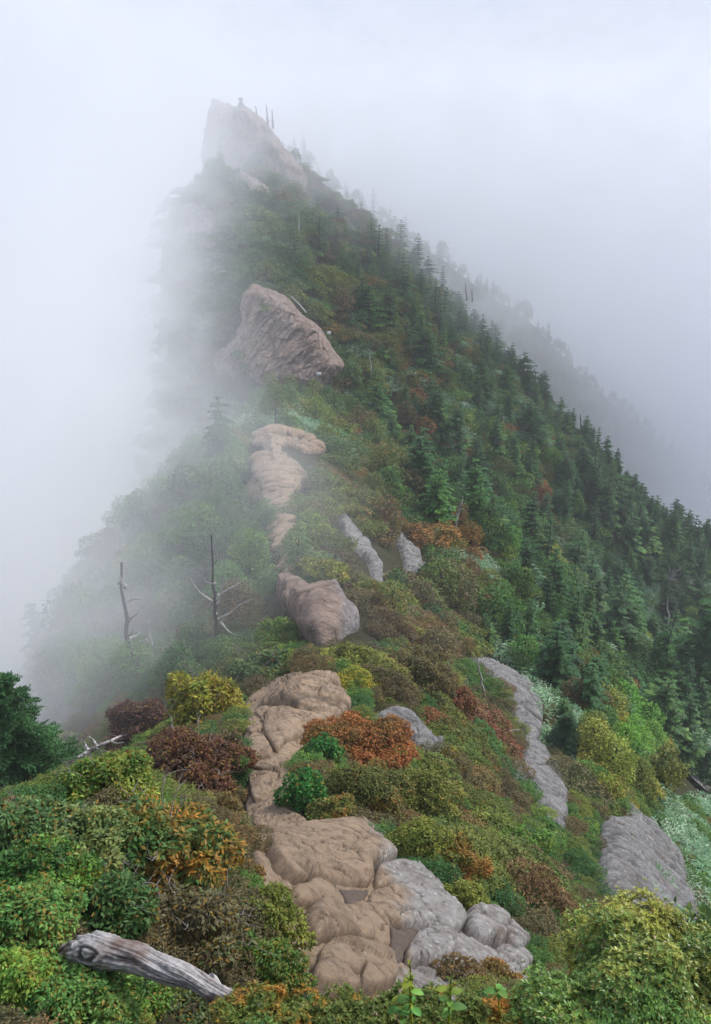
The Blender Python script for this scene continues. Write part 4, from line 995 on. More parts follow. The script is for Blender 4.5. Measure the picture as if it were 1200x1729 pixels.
def place_parts(name, parts, loc, rz, sc, pal, r, cat, group, tilt=None):
    """a thing with its named parts, sharing the meshes of its kind"""
    e = bpy.data.objects.new(name, None); COL.objects.link(e); e.location = loc; e.rotation_euler = (tilt[0] if tilt else 0, tilt[1] if tilt else 0, rz); e.scale = sc
    e['category'] = cat; e['group'] = group
    for pn, me in parts:
        o = bpy.data.objects.new(pn, me); COL.objects.link(o); o.parent = e
        if me.materials[0] in (M_leaf, M_gloss): paint(o, pal, r)
        else: pass
    return e
prio = 1 / qd + 0 * qd
order = np.argsort(qd)
count = {0: 0, 1: 0, 2: 0}; LIM = {0: 285, 1: 225, 2: 285}
mass = {0: [], 1: [], 2: [], 3: []}
r = np.random.default_rng(21)
for i in order:
    k = int(kind[i]); x, y, z, cell = cand[i]; pal = r.choice(ZONE[zi[i]][3].split())
    if pal == 'brown' and cell >= 1.5 and r.uniform() < .55: pal = 'olive'
    rz = r.uniform(-.7, .7) if k == 2 else r.uniform(0, 2 * PI)
    on = 0 < qx[i] < 1200 and 120 < qy[i] < 1729
    if k == 0:
        pal = 'fir' if r.uniform() < .6 else ('firb' if r.uniform() < .5 else 'firl')
        h = (2.6 + 6.2 * r.uniform() ** 1.4) * (1.0 if cell > 1.2 else .62); w_ = h * r.uniform(.75, 1.5) * (1.2 if h < 4 else 1); s = (w_, w_, h)
    elif k == 1: 
        h = r.uniform(2.6, 4.4) * (1.0 if cell > 1.2 else .7); s = (h * r.uniform(.9, 1.3),) * 2 + (h,)
        if pal == 'sasa': pal = 'deep'
    elif k == 2:
        h = cell * r.uniform(.85, 1.6); s = (h * r.uniform(.9, 1.4), h, h * r.uniform(.6, 1.0))
        if pal == 'sasa': pal = 'green'
    else:
        h = cell * r.uniform(.9, 1.3); s = (h, h, h * .9)
    if y > 150: s = tuple(a * .8 for a in s)
    if k in count and on and count[k] < LIM[k]:
        count[k] += 1; word = PAL[pal][3]
        if k == 0:
            cm, tm = firs[r.integers(len(firs))]
            o = place_parts('fir_tree', [('crown', cm), ('trunk', tm)], (x, y, z - .1), rz, s, pal, r, 'fir', 'firs on the mountainside', (r.normal(0, .07), r.normal(0, .07)))
            want_label(o, 'tall' if h > 6 else ('low' if h < 4.6 else 'middling'), word, 'fir', qx[i], qy[i] - h * .5 * F / qd[i])
        elif k == 1:
            cm, tm = bl[r.integers(len(bl))]
            o = place_parts('small_tree', [('crown', cm), ('trunk', tm)], (x, y, z - .1), rz, s, pal, r, 'tree', 'leafy trees on the mountainside')
            want_label(o, 'tall' if h > 3.6 else ('low' if h < 3 else 'middling'), word, 'tree', qx[i], qy[i] - h * .6 * F / qd[i])
        else:
            me = (shr_fine if qd[i] < 42 else shr)[r.integers(4)]
            o = link('shrub', me, loc=(x, y, z), cat='shrub', group='shrubs covering the ridge'); o.scale = s; o.rotation_euler = (0, .55 * min(1, max(-1, (x - xc(y)) / 4)), rz); paint(o, pal, r)
            want_label(o, 'wide' if h > 1.2 * cell else 'small', word, 'shrub', qx[i], qy[i] - h * .3 * F / qd[i])
    else: mass[k].append((x, y, z, rz, s, pal))
print('plants', count, {k: len(v) for k, v in mass.items()})

def plant_mass(name, meshes, recs, scale_mul=1.0):
    """what nobody could count: one object whose points carry plants"""
    n = len(recs)
    me = bpy.data.meshes.new(name); me.vertices.add(n)
    me.vertices.foreach_set('co', np.array([q[:3] for q in recs], np.float32).ravel())
    def vec(nm, arr, typ):
        a = me.attributes.new(nm, typ, 'POINT'); a.data.foreach_set('vector' if typ == 'FLOAT_VECTOR' else ('value' if typ in ('FLOAT', 'INT') else 'color'), arr.astype(np.float32 if typ != 'INT' else np.int32).ravel())
    rs = np.random.default_rng(len(recs))
    vec('rot', np.stack([np.zeros(n), np.zeros(n), np.array([q[3] for q in recs])], -1), 'FLOAT_VECTOR')
    vec('siz', np.array([q[4] for q in recs]) * scale_mul, 'FLOAT_VECTOR')
    vec('pick', rs.integers(0, len(meshes), n), 'INT')
    jit = 1.4 + rs.uniform(-.18, .18, (n, 1)) + rs.uniform(-.06, .06, (n, 3))
    for nm, j in (('tint', 0), ('tint_b', 1)):
        arr = np.concatenate([np.array([PAL[q[5]][j] for q in recs]) * jit, np.ones((n, 1))], 1); vec(nm, arr, 'FLOAT_COLOR')
    vec('share_b', np.clip(np.array([PAL[q[5]][2] for q in recs]) + rs.uniform(-.25, .25, n), 0, 1), 'FLOAT')
    src = bpy.data.collections.new(name + '_kinds')
    for k, m in enumerate(meshes):
        o = bpy.data.objects.new(f'{name}_kind', m); src.objects.link(o)
    ng = bpy.data.node_groups.new(name, 'GeometryNodeTree')
    ng.interface.new_socket('Geometry', in_out='INPUT', socket_type='NodeSocketGeometry'); ng.interface.new_socket('Geometry', in_out='OUTPUT', socket_type='NodeSocketGeometry')
    N = ng.nodes; Lk = ng.links.new
    gi = N.new('NodeGroupInput'); go = N.new('NodeGroupOutput'); iop = N.new('GeometryNodeInstanceOnPoints')
    ci = N.new('GeometryNodeCollectionInfo'); ci.inputs['Collection'].default_value = src; ci.inputs['Separate Children'].default_value = True; ci.inputs['Reset Children'].default_value = True
    m2p = N.new('GeometryNodeMeshToPoints')
    def at(nm, typ):
        a = N.new('GeometryNodeInputNamedAttribute'); a.data_type = typ; a.inputs['Name'].default_value = nm; return a.outputs['Attribute']
    Lk(gi.outputs[0], m2p.inputs['Mesh']); Lk(m2p.outputs[0], iop.inputs['Points']); Lk(ci.outputs[0], iop.inputs['Instance']); iop.inputs['Pick Instance'].default_value = True
    Lk(at('pick', 'INT'), iop.inputs['Instance Index']); Lk(at('rot', 'FLOAT_VECTOR'), iop.inputs['Rotation']); Lk(at('siz', 'FLOAT_VECTOR'), iop.inputs['Scale'])
    Lk(iop.outputs[0], go.inputs[0])
    o = link(name, me, kind='stuff'); md = o.modifiers.new('plants', 'NODES'); md.node_group = ng
    return o
def joined_tree(pair):
    """crown and trunk of one kind in a single mesh, for the mass"""
    cm, tm = pair; vs = []; fs = []; mi = []; va = []; off = 0
    for k, m in enumerate((cm, tm)):
        v = np.empty(len(m.vertices) * 3, np.float32); m.vertices.foreach_get('co', v); f = np.empty(len(m.loops), np.int32); m.loops.foreach_get('vertex_index', f)
        a = np.empty(len(m.vertices), np.float32); m.attributes['var'].data.foreach_get('value', a)
        vs.append(v.reshape(-1, 3)); fs.append(f.reshape(-1, 4) + off); mi += [k] * (len(f) // 4); va.append(a); off += len(v) // 3
    me = mesh_np('tree_kind', np.vstack(vs), np.vstack(fs), 4, M_leaf_i, {'var': np.concatenate(va)}); me.materials.append(M_bark)
    me.polygons.foreach_set('material_index', np.array(mi, np.int32)); return me
fir_i = [joined_tree(f) for f in firs]; bl_i = [joined_tree(f) for f in bl]; shr_i = [mass_copy(m) for m in shr]
# everywhere between the shrubs: low undergrowth
low = []
g_ = cand[:, :3]
for i in range(len(cand)):
    pal = r.choice(ZONE[zi[i]][3].split()); s = cand[i, 3] * r.uniform(.55, .8); zw = ZONE[zi[i]][2]
    if zw[3] >= 4 and r.uniform() < .8: continue
    low.append((cand[i, 0] + r.normal(0, .5) * cand[i, 3], cand[i, 1] + r.normal(0, .5) * cand[i, 3], cand[i, 2] - .1, r.uniform(0, 6.28), (s, s, s * .8), pal if pal != 'sasa' else 'green'))
plant_mass('undergrowth', shr_i, mass[2] + low)
if mass[0]: plant_mass('conifer_forest', fir_i, mass[0])
if mass[1]: plant_mass('woodland', bl_i, mass[1])
bam = [(a, b, c, d, e, 'sasa' if f != 'sage' else 'sage') for a, b, c, d, e, f in mass[3]]
bx = []
for a in bam:
    for _ in range(5): bx.append((a[0] + r.normal(0, .9), a[1] + r.normal(0, .9)) + a[2:])
bx = [(a, b, float(H(a, b)) - .05, d, e, f) for a, b, c, d, e, f in bam + bx]
plant_mass('bamboo_grass', sas, bx)

# trees of the far ridge: the ones on its skyline singly, its slope as a mass
fx = np.arange(frp[0, 0], frp[-1, 0], 2.1); recs = []
for x in fx:
    x = x + r.uniform(-.9, .9); z = float(far_surface(np.array(x), np.array(0.))); y = float(far_y(x)); h = r.uniform(3.0, 6.5) * (1 if r.uniform() > .2 else 1.25)
    p_ = proj(np.array([x, y, z])); 
    if r.uniform() < .62:
        cm, tm = firs[r.integers(len(firs))]; o = place_parts('fir_tree', [('crown', cm), ('trunk', tm)], (x, y, z - .9), r.uniform(0, 6), (h, h, h), 'fir', r, 'fir', 'misty trees along the far ridge')
        noun = 'misty fir on the far skyline'
    else:
        cm, tm = bl[r.integers(len(bl))]; o = place_parts('small_tree', [('crown', cm), ('trunk', tm)], (x, y, z - .9), r.uniform(0, 6), (h * .8, h * .8, h * .75), 'deep', r, 'tree', 'misty trees along the far ridge')
        noun = 'misty leafy tree on the far skyline'
    far_lab = (o, 'tall' if h > 5 else ('low' if h < 4 else 'middling'), noun, p_[0]); recs.append(far_lab)
cnt = {}
for o, sz, noun, px in recs: cnt.setdefault((sz, noun), []).append((px, o))
FO = 'first second third fourth fifth sixth seventh eighth ninth tenth eleventh twelfth thirteenth fourteenth fifteenth sixteenth seventeenth eighteenth nineteenth twentieth twenty-first twenty-second twenty-third twenty-fourth twenty-fifth twenty-sixth twenty-seventh twenty-eighth twenty-ninth thirtieth'.split()
for (sz, noun), L in cnt.items():
    L.sort(key=lambda a: a[0])
    for k, (_, o) in enumerate(L): o['label'] = f'{sz} {noun}, {FO[min(k, 29)]} such from the summit'
fm = []
for T in np.arange(1.5, 66, 2.6):
    for x in np.arange(frp[0, 0] - 10, frp[-1, 0] + 10, 2.6):
        a = x + r.uniform(-1.2, 1.2); t = T + r.uniform(-1.2, 1.2); h = r.uniform(2.4, 5)
        fm.append((a, float(far_y(a)) - t, float(far_surface(np.array(a), np.array(t))) - .3, r.uniform(0, 6), (h, h, h), r.choice(['fir', 'deep', 'olive', 'firl', 'brown'])))
plant_mass('far_forest', fir_i[:3] + bl_i[:3], fm)

# ------------------------------------------------------------------ the plants one can pick out near the viewpoint
PAL.update({
 'autumn_mix': ((.065, .135, .035), (.34, .15, .03), .34, ''), 'dusk': ((.11, .095, .055), (.08, .12, .04), .5, ''), 'azalea': ((.12, .17, .035), (.34, .15, .03), .42, ''),
 'rhodo': ((.11, .21, .035), (.30, .31, .045), .5, ''), 'leather': ((.035, .14, .025), (.08, .19, .03), .4, ''), 'olive_bright': ((.14, .15, .032), (.20, .19, .035), .45, ''),  # the brighter olive is the leaves' own colour
 'rust_olive': ((.17, .115, .032), (.27, .11, .035), .5, ''), 'maple': ((.10, .24, .05), (.16, .29, .06), .5, ''), 'gold': ((.17, .22, .03), (.27, .25, .03), .5, ''),
})
tri = 0; LP = .72
def hero_bush(px, py, hw, hh, pal, leaf_px, lab, cat='shrub', style='dome', seed=0, mat=None, Y=None, cover=1.0, combed=0.0, depth=.8, name=None, width=.55, n=13):
    """a bush of its own: centre and half size in pixels of the photograph, standing on the ground it grows from"""
    global tri
    if Y is None: b = gh(px, min(1728, py + hh * .55)); Y = b[1]
    c = P(px, py, Y + .1); dep = proj(c)[2]; m = dep / F; rx, rz = hw * m * 1.2, hh * m * 1.28
    r = np.random.default_rng(1000 + seed); lf = leaf_px * LP * m / rx
    L = [(0, 0, -.15, .5)]
    for k in range(int(n * 2.2)):
        d = r.normal(0, 1, 3); d /= np.linalg.norm(d); d[2] = abs(d[2]) - .3; q = r.uniform(.45, .86); L.append((d[0] * q, d[1] * q, d[2] * q * r.uniform(.7, 1.1), r.uniform(.10, .30)))
    dens = cover * 1.5 / (lf * lf * width * .55)
    if style == 'rosette': dens /= 5.0
    p, nn = lumps_points(r, L, dens); g = Geo()
    asp = np.array([1, depth, rz / rx])
    if style == 'rosette':                    # whorls of leathery leaves at the shoot tips
        nn = nn / np.linalg.norm(nn, axis=1, keepdims=True); nn = nn + [0, 0, .45]; nn /= np.linalg.norm(nn, axis=1, keepdims=True)
        a, b = rot_basis(nn, r); base = r.uniform(0, 1, len(p))
        for k in range(7):
            th = 2 * PI * k / 7 + r.uniform(-.25, .25, (len(p), 1)); d = a * np.cos(th) + b * np.sin(th); lift = .35 if k % 2 else .75
            leaves(g, (p + d * lf * .05) * asp, (nn - d * lift) , lf, lf * .36, r, tip=(d + nn * lift), fold=.22, var=np.clip(base + r.uniform(-.12, .12, len(p)), 0, 1))
    else:
        tip = nn + r.normal(0, .6, nn.shape) + [combed, 0, -.25 if style == 'droop' else .2]
        leaves(g, p * asp, nn * .6 + r.normal(0, .5, nn.shape) + [0, 0, .5], lf, lf * width, r, tip=tip)
    e = empty(name or 'shrub', lab, cat, Vector(c)); e.scale = (rx,) * 3
    f = link('foliage', g.mesh('foliage', mat or M_leaf), e); paint(f, pal, r, .05); f['fleck'] = float(r.uniform(.06, .2)) if px < 480 else .07; tri += len(f.data.polygons) * 2
    gz = (float(H(c[0], c[1])) - c[2]) / rx - .1; s = Geo(); gz = min(gz, -.5)
    for k in range(9):
        a = r.uniform(0, 2 * PI); q = r.uniform(.2, .55); tube(s, curve_pts((r.uniform(-.1, .1), r.uniform(-.1, .1), gz), (math.cos(a) * q, math.sin(a) * q * depth, r.uniform(-.1, .35) * rz / rx), 7, .25, seed * 13 + k), np.linspace(.028, .006, 7), 5)
    link('stems', s.mesh('stems', M_bark), e)
    if seed in (0, 1, 6, 7, 8, 9, 11, 12, 13, 2) or 30 < seed < 40:
        tw = Geo()
        for k in range(9):
            d = r.normal(0, 1, 3); d /= np.linalg.norm(d); d[2] = abs(d[2]); en = d * np.array([1, depth, rz / rx]) * r.uniform(.85, 1.18); q = curve_pts(en * .4, en, 7, .3, seed * 17 + k); tube(tw, q, np.linspace(.010, .003, 7), 4)
            for j in range(2): tube(tw, curve_pts(q[4 + j], q[4 + j] + (d + r.normal(0, .6, 3)) * .2, 4, .3, k + j), np.linspace(.007, .003, 4), 4)
        link('bare_twigs', tw.mesh('bare_twigs', M_twig), e, kind='stuff')
    return e

HB = [
 (345,1192,64,72,'gold',11,'yellow-green bush with pale bare stems standing on the cloud side of the cracked outcrop','droop'),
 (240,1228,58,62,'maroon',7,'dark reddish-brown round bush left of the yellow-green bush','dome'),
 (325,1300,95,72,'maroon',7,'wide maroon bush below the yellow-green bush','dome'),
 (392,1260,20,50,'brown',6,'narrow brown twiggy bush along the path edge beside the maroon bush','dome'),
 (384,1375,26,70,'brown',6,'soft brown heath bush edging the middle of the path','dome'),
 (415,1480,28,36,'rust_olive',6,'low rusty heath clump touching the domed path slab','dome'),
 (75,1300,85,60,'sage',9,'grey-green bush with yellowing tips below the bluish fir','dome'),
 (180,1330,80,60,'green',9,'green bush around the bleached fallen branches','dome'),
 (40,1400,75,62,'sage',10,'sprawling grey-green bush with bare twigs at the photo edge under the bluish fir','droop'),
 (140,1430,85,66,'sage',11,'dull yellowish green bush in the middle of the near cloud-side slope','droop'),
 (60,1475,80,45,'deep',11,'shadowy green bush above the bright maple in the corner','dome'),
 (275,1440,120,98,'autumn_mix',15,'large bush of pointed green and orange leaves above the driftwood','droop'),
 (190,1530,70,60,'autumn_mix',14,'orange-speckled bush directly left above the driftwood stump end','droop'),
 (320,1570,100,62,'dusk',14,'brownish bush with broad dull leaves right behind the driftwood','droop'),
 (452,1560,66,62,'olive_bright',8,'olive bush with tiny leaves next to the lowest tan rocks','dome'),
 (450,1640,68,50,'green',8,'dark small-leaved bush beneath the olive bush beside the lowest rocks','dome'),
 (300,1715,60,22,'dusk',12,'dull bronze-leaved bush under the driftwood','droop'),
 (215,1688,62,36,'deep',10,'shadowy small-leaved bush directly under the middle of the log','dome'),
 (140,1500,50,40,'gold',12,'yellowing leafy bush between the orange-speckled bush and the maple','droop'),
 (40,1560,85,68,'maple',10,'bright green maple bush filling the corner above the driftwood end','droop'),
 (120,1690,95,60,'maple',11,'bright green low maple bush in front of the driftwood stump','droop'),
 (30,1660,60,60,'bright',11,'lime green bush squeezed in the bottom corner of the photo','droop'),
 (515,1343,42,54,'leather',8,'fresh green leafy bush bulging over the narrow path','dome'),
 (545,1270,34,40,'leather',8,'small fresh green bush growing into the rusty azalea by the path','dome'),
 (560,1370,40,34,'olr',6,'low russet azalea filling the gap behind the fresh green bush','dome'),
 (600,1262,92,52,'rust_olive',6,'rusty orange topped azalea mound between glossy bush and grey outcrop','dome'),
 (620,1345,80,62,'olr',6,'brownish olive azalea mound under the rusty orange one','dome'),
 (705,1350,62,72,'olive_bright',6,'wind-combed olive azalea beside the grey outcrop','dome'),
 (700,1432,62,48,'olive',6,'dark olive azalea hanging over the upper edge of the domed slab','dome'),
 (765,1462,52,60,'olr',6,'olive and brown azalea mound above the pale outer boulder','dome'),
 (785,1520,38,32,'yellow',7,'small yellow-green azalea clump touching the grey boulders','dome'),
 (770,1197,38,48,'red',5,'brick-red azalea slope standing out right of the path','dome'),
 (700,1150,60,60,'brown',5,'broad greyish brown azalea mound uphill of the brick-red one','dome'),
 (600,1118,42,36,'olive_bright',7,'bright olive bush behind the cracked tan outcrop','dome'),
 (472,1072,38,38,'bright',6,'round bright green bush on the cloud side of the saddle outcrop','dome'),
 (538,968,42,26,'yellow',7,'yellow-green bush on top behind the saddle outcrop','dome'),
 (440,1132,52,38,'sage',7,'grey-green willowy bush just behind the near path top','dome'),
 (880,1422,42,50,'bright',7,'bright green leafy bush on the rusty slope below the grey rib','dome'),
 (756,1292,28,38,'yellow',8,'small yellow-green bush between the grey outcrop and the rusty slope','dome'),
 (1020,1340,26,42,'gold',6,'golden green bush upslope of the largest grey slab','dome'),
 (1105,1310,44,62,'olive',7,'olive bush standing between the largest slab and the dark rib','dome'),
 (858,1180,9,10,'rust_olive',3,'little brown tuft growing on the upper pale slab','dome'),
 (1050,1420,22,18,'olive',4,'small olive tuft in a joint of the largest grey slab','dome'),
 (775,1645,48,40,'brown',6,'thin brown bush between the grey boulders and the azalea row','dome'),
 (838,1650,36,32,'rust_olive',7,'yellowing twiggy bush beside the round rhododendron','dome'),
]
for k, a in enumerate(HB):
    px, py, hw, hh, pal, lp, lab, st = a
    hero_bush(px, py, hw, hh, pal, lp, lab, style=st, seed=k, mat=None, combed=.8 if 690 < px < 800 else 0, cover=.5 if pal == 'brown' and px > 760 else 1.0,
              name='maple_bush' if 'maple' in pal else 'shrub', width=.42 if pal in ('autumn_mix', 'dusk', 'gold') else .55, n=20 if hw > 55 else 13)
# the round rhododendron and the azalea row right below the camera
hero_bush(1078, 1698, 206, 160, 'rhodo', 9.5, 'big round rhododendron bush with yellow-green leaf whorls in the bottom corner', style='rosette', seed=70, mat=M_gloss, Y=3.0, depth=.8, n=22, name='rhododendron', cover=1.15)
hero_bush(935, 1722, 55, 55, 'rhodo', 9.5, 'lower side bush leaning against the big round rhododendron', style='rosette', seed=71, mat=M_gloss, Y=2.8, name='rhododendron')
for k, (px, hw, hh, py, lab) in enumerate([(455, 88, 48, 1728, 'orange-tipped azalea mound at the bottom beside the driftwood'), (600, 85, 52, 1740, 'grey-green azalea mound in the middle of the bottom edge'),
                                   (735, 90, 62, 1735, 'green and orange azalea mound from which yellow shoots rise'), (830, 70, 45, 1745, 'red-tipped azalea mound next to the rhododendron')]):
    hero_bush(px, py, hw, hh, 'azalea', 9, lab, style='rosette', seed=80 + k, Y=2.75, name='azalea', n=15)

# yellow shoots with broad leaves rising out of the azalea
def shoot(px, py, top, Y, lab, big=True, seed=0):
    r_ = np.random.default_rng(seed); b = P(px, py, Y); m_ = proj(b)[2] / F; e = empty('young_shoot', lab, 'plant', Vector(b))
    g = Geo(); hh_ = (py - top) * m_ * 1.2; s_ = curve_pts((0, 0, -.12), (r_.uniform(-.03, .03), 0, hh_), 9, .1, seed); tube(g, s_, np.linspace(.007, .0035, 9), 6)
    o = link('stem', g.mesh('stem', M_leaf), e); paint(o, 'gold', r_, .05)
    for k in range(7 if big else 5):
        g = Geo(); t_ = (.15 + .1 * k) if big else (.8 + .03 * k); c_ = s_[0] + (s_[-1] - s_[0]) * t_; a = k * 2.3 + seed; ln = (26 if big else 22) * m_ * r_.uniform(.8, 1.2)
        d_ = np.array([math.cos(a), math.sin(a) * .6, .35]); q_ = np.linspace(0, 1, 6)
        side = np.array([-math.sin(a), math.cos(a), 0]); w__ = ln * .26 * np.sin(PI * np.clip(q_ * .93 + .05, 0, 1)) ** .8
        mid_ = c_ + d_ * (ln * q_)[:, None] + np.array([0, 0, -.45]) * (ln * q_ ** 2)[:, None]
        v = np.stack([mid_ - side * w__[:, None] + [0, 0, .004], mid_, mid_ + side * w__[:, None] + [0, 0, .004]], 1).reshape(-1, 3)
        g.add(v, grid_faces(6, 3), r_.uniform(.2, .8)); o = link('leaf', g.mesh('leaf', M_leaf, True), e); paint(o, 'maple' if k < 5 else 'gold', r_, .1)
    if big:
        g = Geo(); n_ = 60; h_ = r_.uniform(.3, 1.05, n_); p_ = s_[0] + (s_[-1] - s_[0]) * h_[:, None]
        leaves(g, p_, r_.normal(0, 1, (n_, 3)), 9 * m_, 3 * m_, r_, tip=np.array([[0, 0, 1.]]) + r_.normal(0, .35, (n_, 3)))
        o = link('flower_spike', g.mesh('flower_spike', M_leaf), e); paint(o, 'gold', r_, .05)
shoot(697, 1700, 1612, 2.7, 'tallest yellow shoot with broad green leaves rising from the azalea', True, 3)
shoot(676, 1705, 1645, 2.72, 'shorter yellow shoot just left of the tallest one', True, 5)
shoot(760, 1700, 1642, 2.75, 'yellow shoot to the right of the tallest one, thin and leaning', True, 8)
shoot(845, 1690, 1662, 2.9, 'single green shoot spreading four leaves near the rhododendron', False, 11)

# ------------------------------------------------------------------ dead wood
def limb(g, pts, r0, r1, seg=7, rough=.15, seed=1):
    p = np.array(pts, float); 
    # smooth line through the points
    t = np.linspace(0, len(p) - 1, max(6, 4 * len(p))); q = np.stack([np.interp(t, range(len(p)), p[:, k]) for k in range(3)], -1)
    for _ in range(3): q[1:-1] = (q[:-2] + 2 * q[1:-1] + q[2:]) / 4
    tube(g, q, np.linspace(r0, r1, len(q)), seg, rough=rough, seed=seed)
def dead_tree(name, lab, base, top, rad_px, branches=(), mat=None, bmat=None, Y=None, stubs=4, seed=0, group=None, cat='dead tree'):
    b = gh(*base) if Y is None else P(base[0], base[1], Y)
    if np.isnan(b[0]): b = P(base[0], base[1], 178)
    m_ = proj(b)[2] / F; Yb = b[1]; e = empty(name, lab, cat, Vector(b), group); r_ = np.random.default_rng(seed + 5)
    tp = P(top[0], top[1], Yb + .02) - b; g = Geo(); n = 12; q = np.linspace(0, 1, n)[:, None] * tp; q[1:-1] += r_.normal(0, 1, (n - 2, 3)) * rad_px * m_ * .35; q[0, 2] -= .3
    tube(g, q, np.linspace(rad_px, rad_px * .3, n) * m_, 8, rough=.3, seed=seed); link('trunk', g.mesh('trunk', mat or M_snag, True), e)
    for k in range(stubs):
        t_ = r_.uniform(.25, .95); c = tp * t_; a = r_.uniform(0, 2 * PI); L_ = r_.uniform(1.5, 5) * rad_px * m_ * (1.2 - t_ * .6)
        g = Geo(); limb(g, [c, c + np.array([math.cos(a), math.sin(a), r_.uniform(-.2, .5)]) * L_ * .6, c + np.array([math.cos(a + .4), math.sin(a + .4), r_.uniform(-.2, .9)]) * L_], rad_px * .34 * m_, rad_px * .1 * m_, 5)
        link('branch', g.mesh('branch', mat or M_snag, True), e)
    for k, br in enumerate(branches):
        g = Geo(); zz = 0; pts = []
        for j, (x_, y_) in enumerate(br): pts.append(P(x_, y_, Yb - .12 * j * m_ * 40 * (1 if k % 2 else -1)) - b)
        limb(g, pts, rad_px * .6 * m_, rad_px * .2 * m_, 6, seed=k); link('branch', g.mesh('branch', bmat or M_dead, True), e)
    return e
dead_tree('dead_tree', 'tall dark pointed dead trunk with short broken branches in the mist', (221, 1160), (205, 950), 5.2, [[(218, 1105), (240, 1103), (262, 1106)], [(216, 1015), (228, 1010), (240, 1012)], [(219, 1078), (230, 1074), (238, 1068)], [(214, 990), (206, 985), (203, 972)]], stubs=9, seed=1)
dead_tree('dead_tree', 'dark dead tree with bleached forked limbs spreading from its middle', (367, 1110), (357, 903), 3.6, [[(366, 1020), (350, 1010), (334, 998), (320, 975)], [(368, 1018), (374, 1000), (372, 985), (378, 978)], [(366, 1035), (361, 1050), (358, 1062), (359, 1078)],
          [(372, 1050), (385, 1066), (395, 1072), (410, 1076)], [(366, 1010), (352, 1022), (342, 1038)], [(368, 1045), (390, 1035), (402, 1022), (425, 1012)], [(368, 1005), (395, 990), (415, 978)], [(365, 985), (350, 985), (345, 980)]], stubs=6, seed=2)
dead_tree('dead_tree', 'short pale grey dead trunk right of the tall dark pointed one', (254, 1125), (252, 1040), 4, [[(253, 1085), (243, 1088), (228, 1090)]], M_dead, stubs=3, seed=3)
dead_tree('dead_tree', 'pale slender dead trunk fading in cloud beside the rocky spine', (350, 822), (342, 768), 3, [], M_dead, stubs=2, seed=4)
dead_tree('dead_tree', 'bleached trunk leaning among the green firs below the brown ridge', (764, 905), (781, 838), 3, [[(770, 880), (762, 872), (758, 862)], [(774, 862), (782, 858)]], M_dead, stubs=4, seed=5)
sn = [((981, 748), (980, 700), 1.9, 'crooked dark snag on the skyline where the far ridge begins'), ((904, 672), (903, 622), 1.6, 'thin dark snag rising in front of the misty far ridge'), ((884, 655), (882, 632), 1.6, 'stubby dark snag left of the thin one before the far ridge'),
      ((917, 705), (926, 662), 1.8, 'leaning dark snag just downhill of the thin one'), ((808, 620), (811, 572), 1.6, 'dark upright snag among firs in the middle of the slope'), ((803, 618), (802, 578), 1.3, 'slimmer snag close beside the upright one among firs'),
      ((788, 505), (785, 478), 1.3, 'short snag on the misty upper skyline'), ((797, 508), (796, 488), 1.2, 'second short snag just right of the one on the misty upper skyline'),
      ((452, 208), (449, 176), 1.8, 'taller of the two dead trunks right behind the summit horn'), ((461, 214), (459, 186), 1.6, 'forked shorter dead trunk right behind the summit horn'), ((433, 190), (431, 179), 1.2, 'tiny stub of dead wood near the stone shrine'),
      ((373, 288), (371, 252), 1.8, 'upright dead trunk on the bushy knoll under the summit horn'), ((379, 286), (377, 262), 1.3, 'shorter dead trunk close right of the upright one on the knoll'), ((405, 305), (404, 282), 1.5, 'lone dead trunk right of the bushy knoll'),
      ((428, 345), (412, 274), 2.0, 'leaning forked dead trunk at the grey ledge under the summit'), ((506, 422), (504, 355), 1.8, 'pale straight trunk in the mist between horn and crag'), ((432, 352), (425, 310), 1.6, 'dark dead trunk crossing the grey ledge'),
      ((593, 560), (592, 498), 1.6, 'thin dead trunk rising right of the reddish crag'), ((573, 500), (570, 482), 1.3, 'short pale broken trunk above the reddish crag'), ((628, 655), (624, 590), 1.6, 'grey leafless trunk on the brown slope right of the crag'),
      ((700, 725), (697, 690), 1.4, 'dead stem among the olive trees below the crag slope'), ((731, 800), (728, 765), 1.4, 'dead stem above the bright fir in the middle'), ((840, 740), (852, 702), 1.8, 'crooked dead branch over the pale bamboo grass'),
      ((820, 1190), (805, 1110), 2.4, 'bare dark sapling beside the upper pale slab'), ((790, 1200), (787, 1140), 2.0, 'thin bare sapling left of the one by the pale slab'), ((1062, 905), (1050, 860), 2, 'dead stem poking out of the firs near the right skyline'),
      ((1130, 1110), (1127, 1010), 2.6, 'bare grey trunk with drooping limbs under the grey bush'), ((302, 940), (300, 890), 2, 'misty dead stem on the cloud side of the spine'), ((545, 650), (548, 620), 1.2, 'pale dead twig near the white sign')]
for k, (b_, t_, rd, lab) in enumerate(sn):
    dead_tree('dead_tree', lab, b_, t_, rd, [], M_dead if 'pale' in lab or 'bleach' in lab or 'grey' in lab else M_snag, stubs=5 if rd > 1.4 else 3, seed=20 + k, group='dead trunks on the ridge')
dead_tree('dead_tree', 'white curved branch hanging over the edge of the upper pale slab', (833, 1262), (836, 1248), 2.2, [[(834, 1258), (842, 1243), (858, 1234), (880, 1231)]], M_dead, stubs=0, seed=60)
dead_tree('dead_tree', 'bleached stump and roots above the dark rib', (1090, 1225), (1080, 1200), 2.5, [[(1088, 1218), (1096, 1208), (1092, 1196)], [(1085, 1212), (1074, 1216)], [(1088, 1220), (1100, 1222)]], M_dead, stubs=3, seed=61)
dead_tree('dead_tree', 'twisting pale branch above the bamboo grass gully', (960, 1002), (966, 990), 2.2, [[(962, 1000), (968, 988), (980, 984), (996, 986)], [(975, 986), (984, 978)]], M_dead, stubs=1, seed=62)
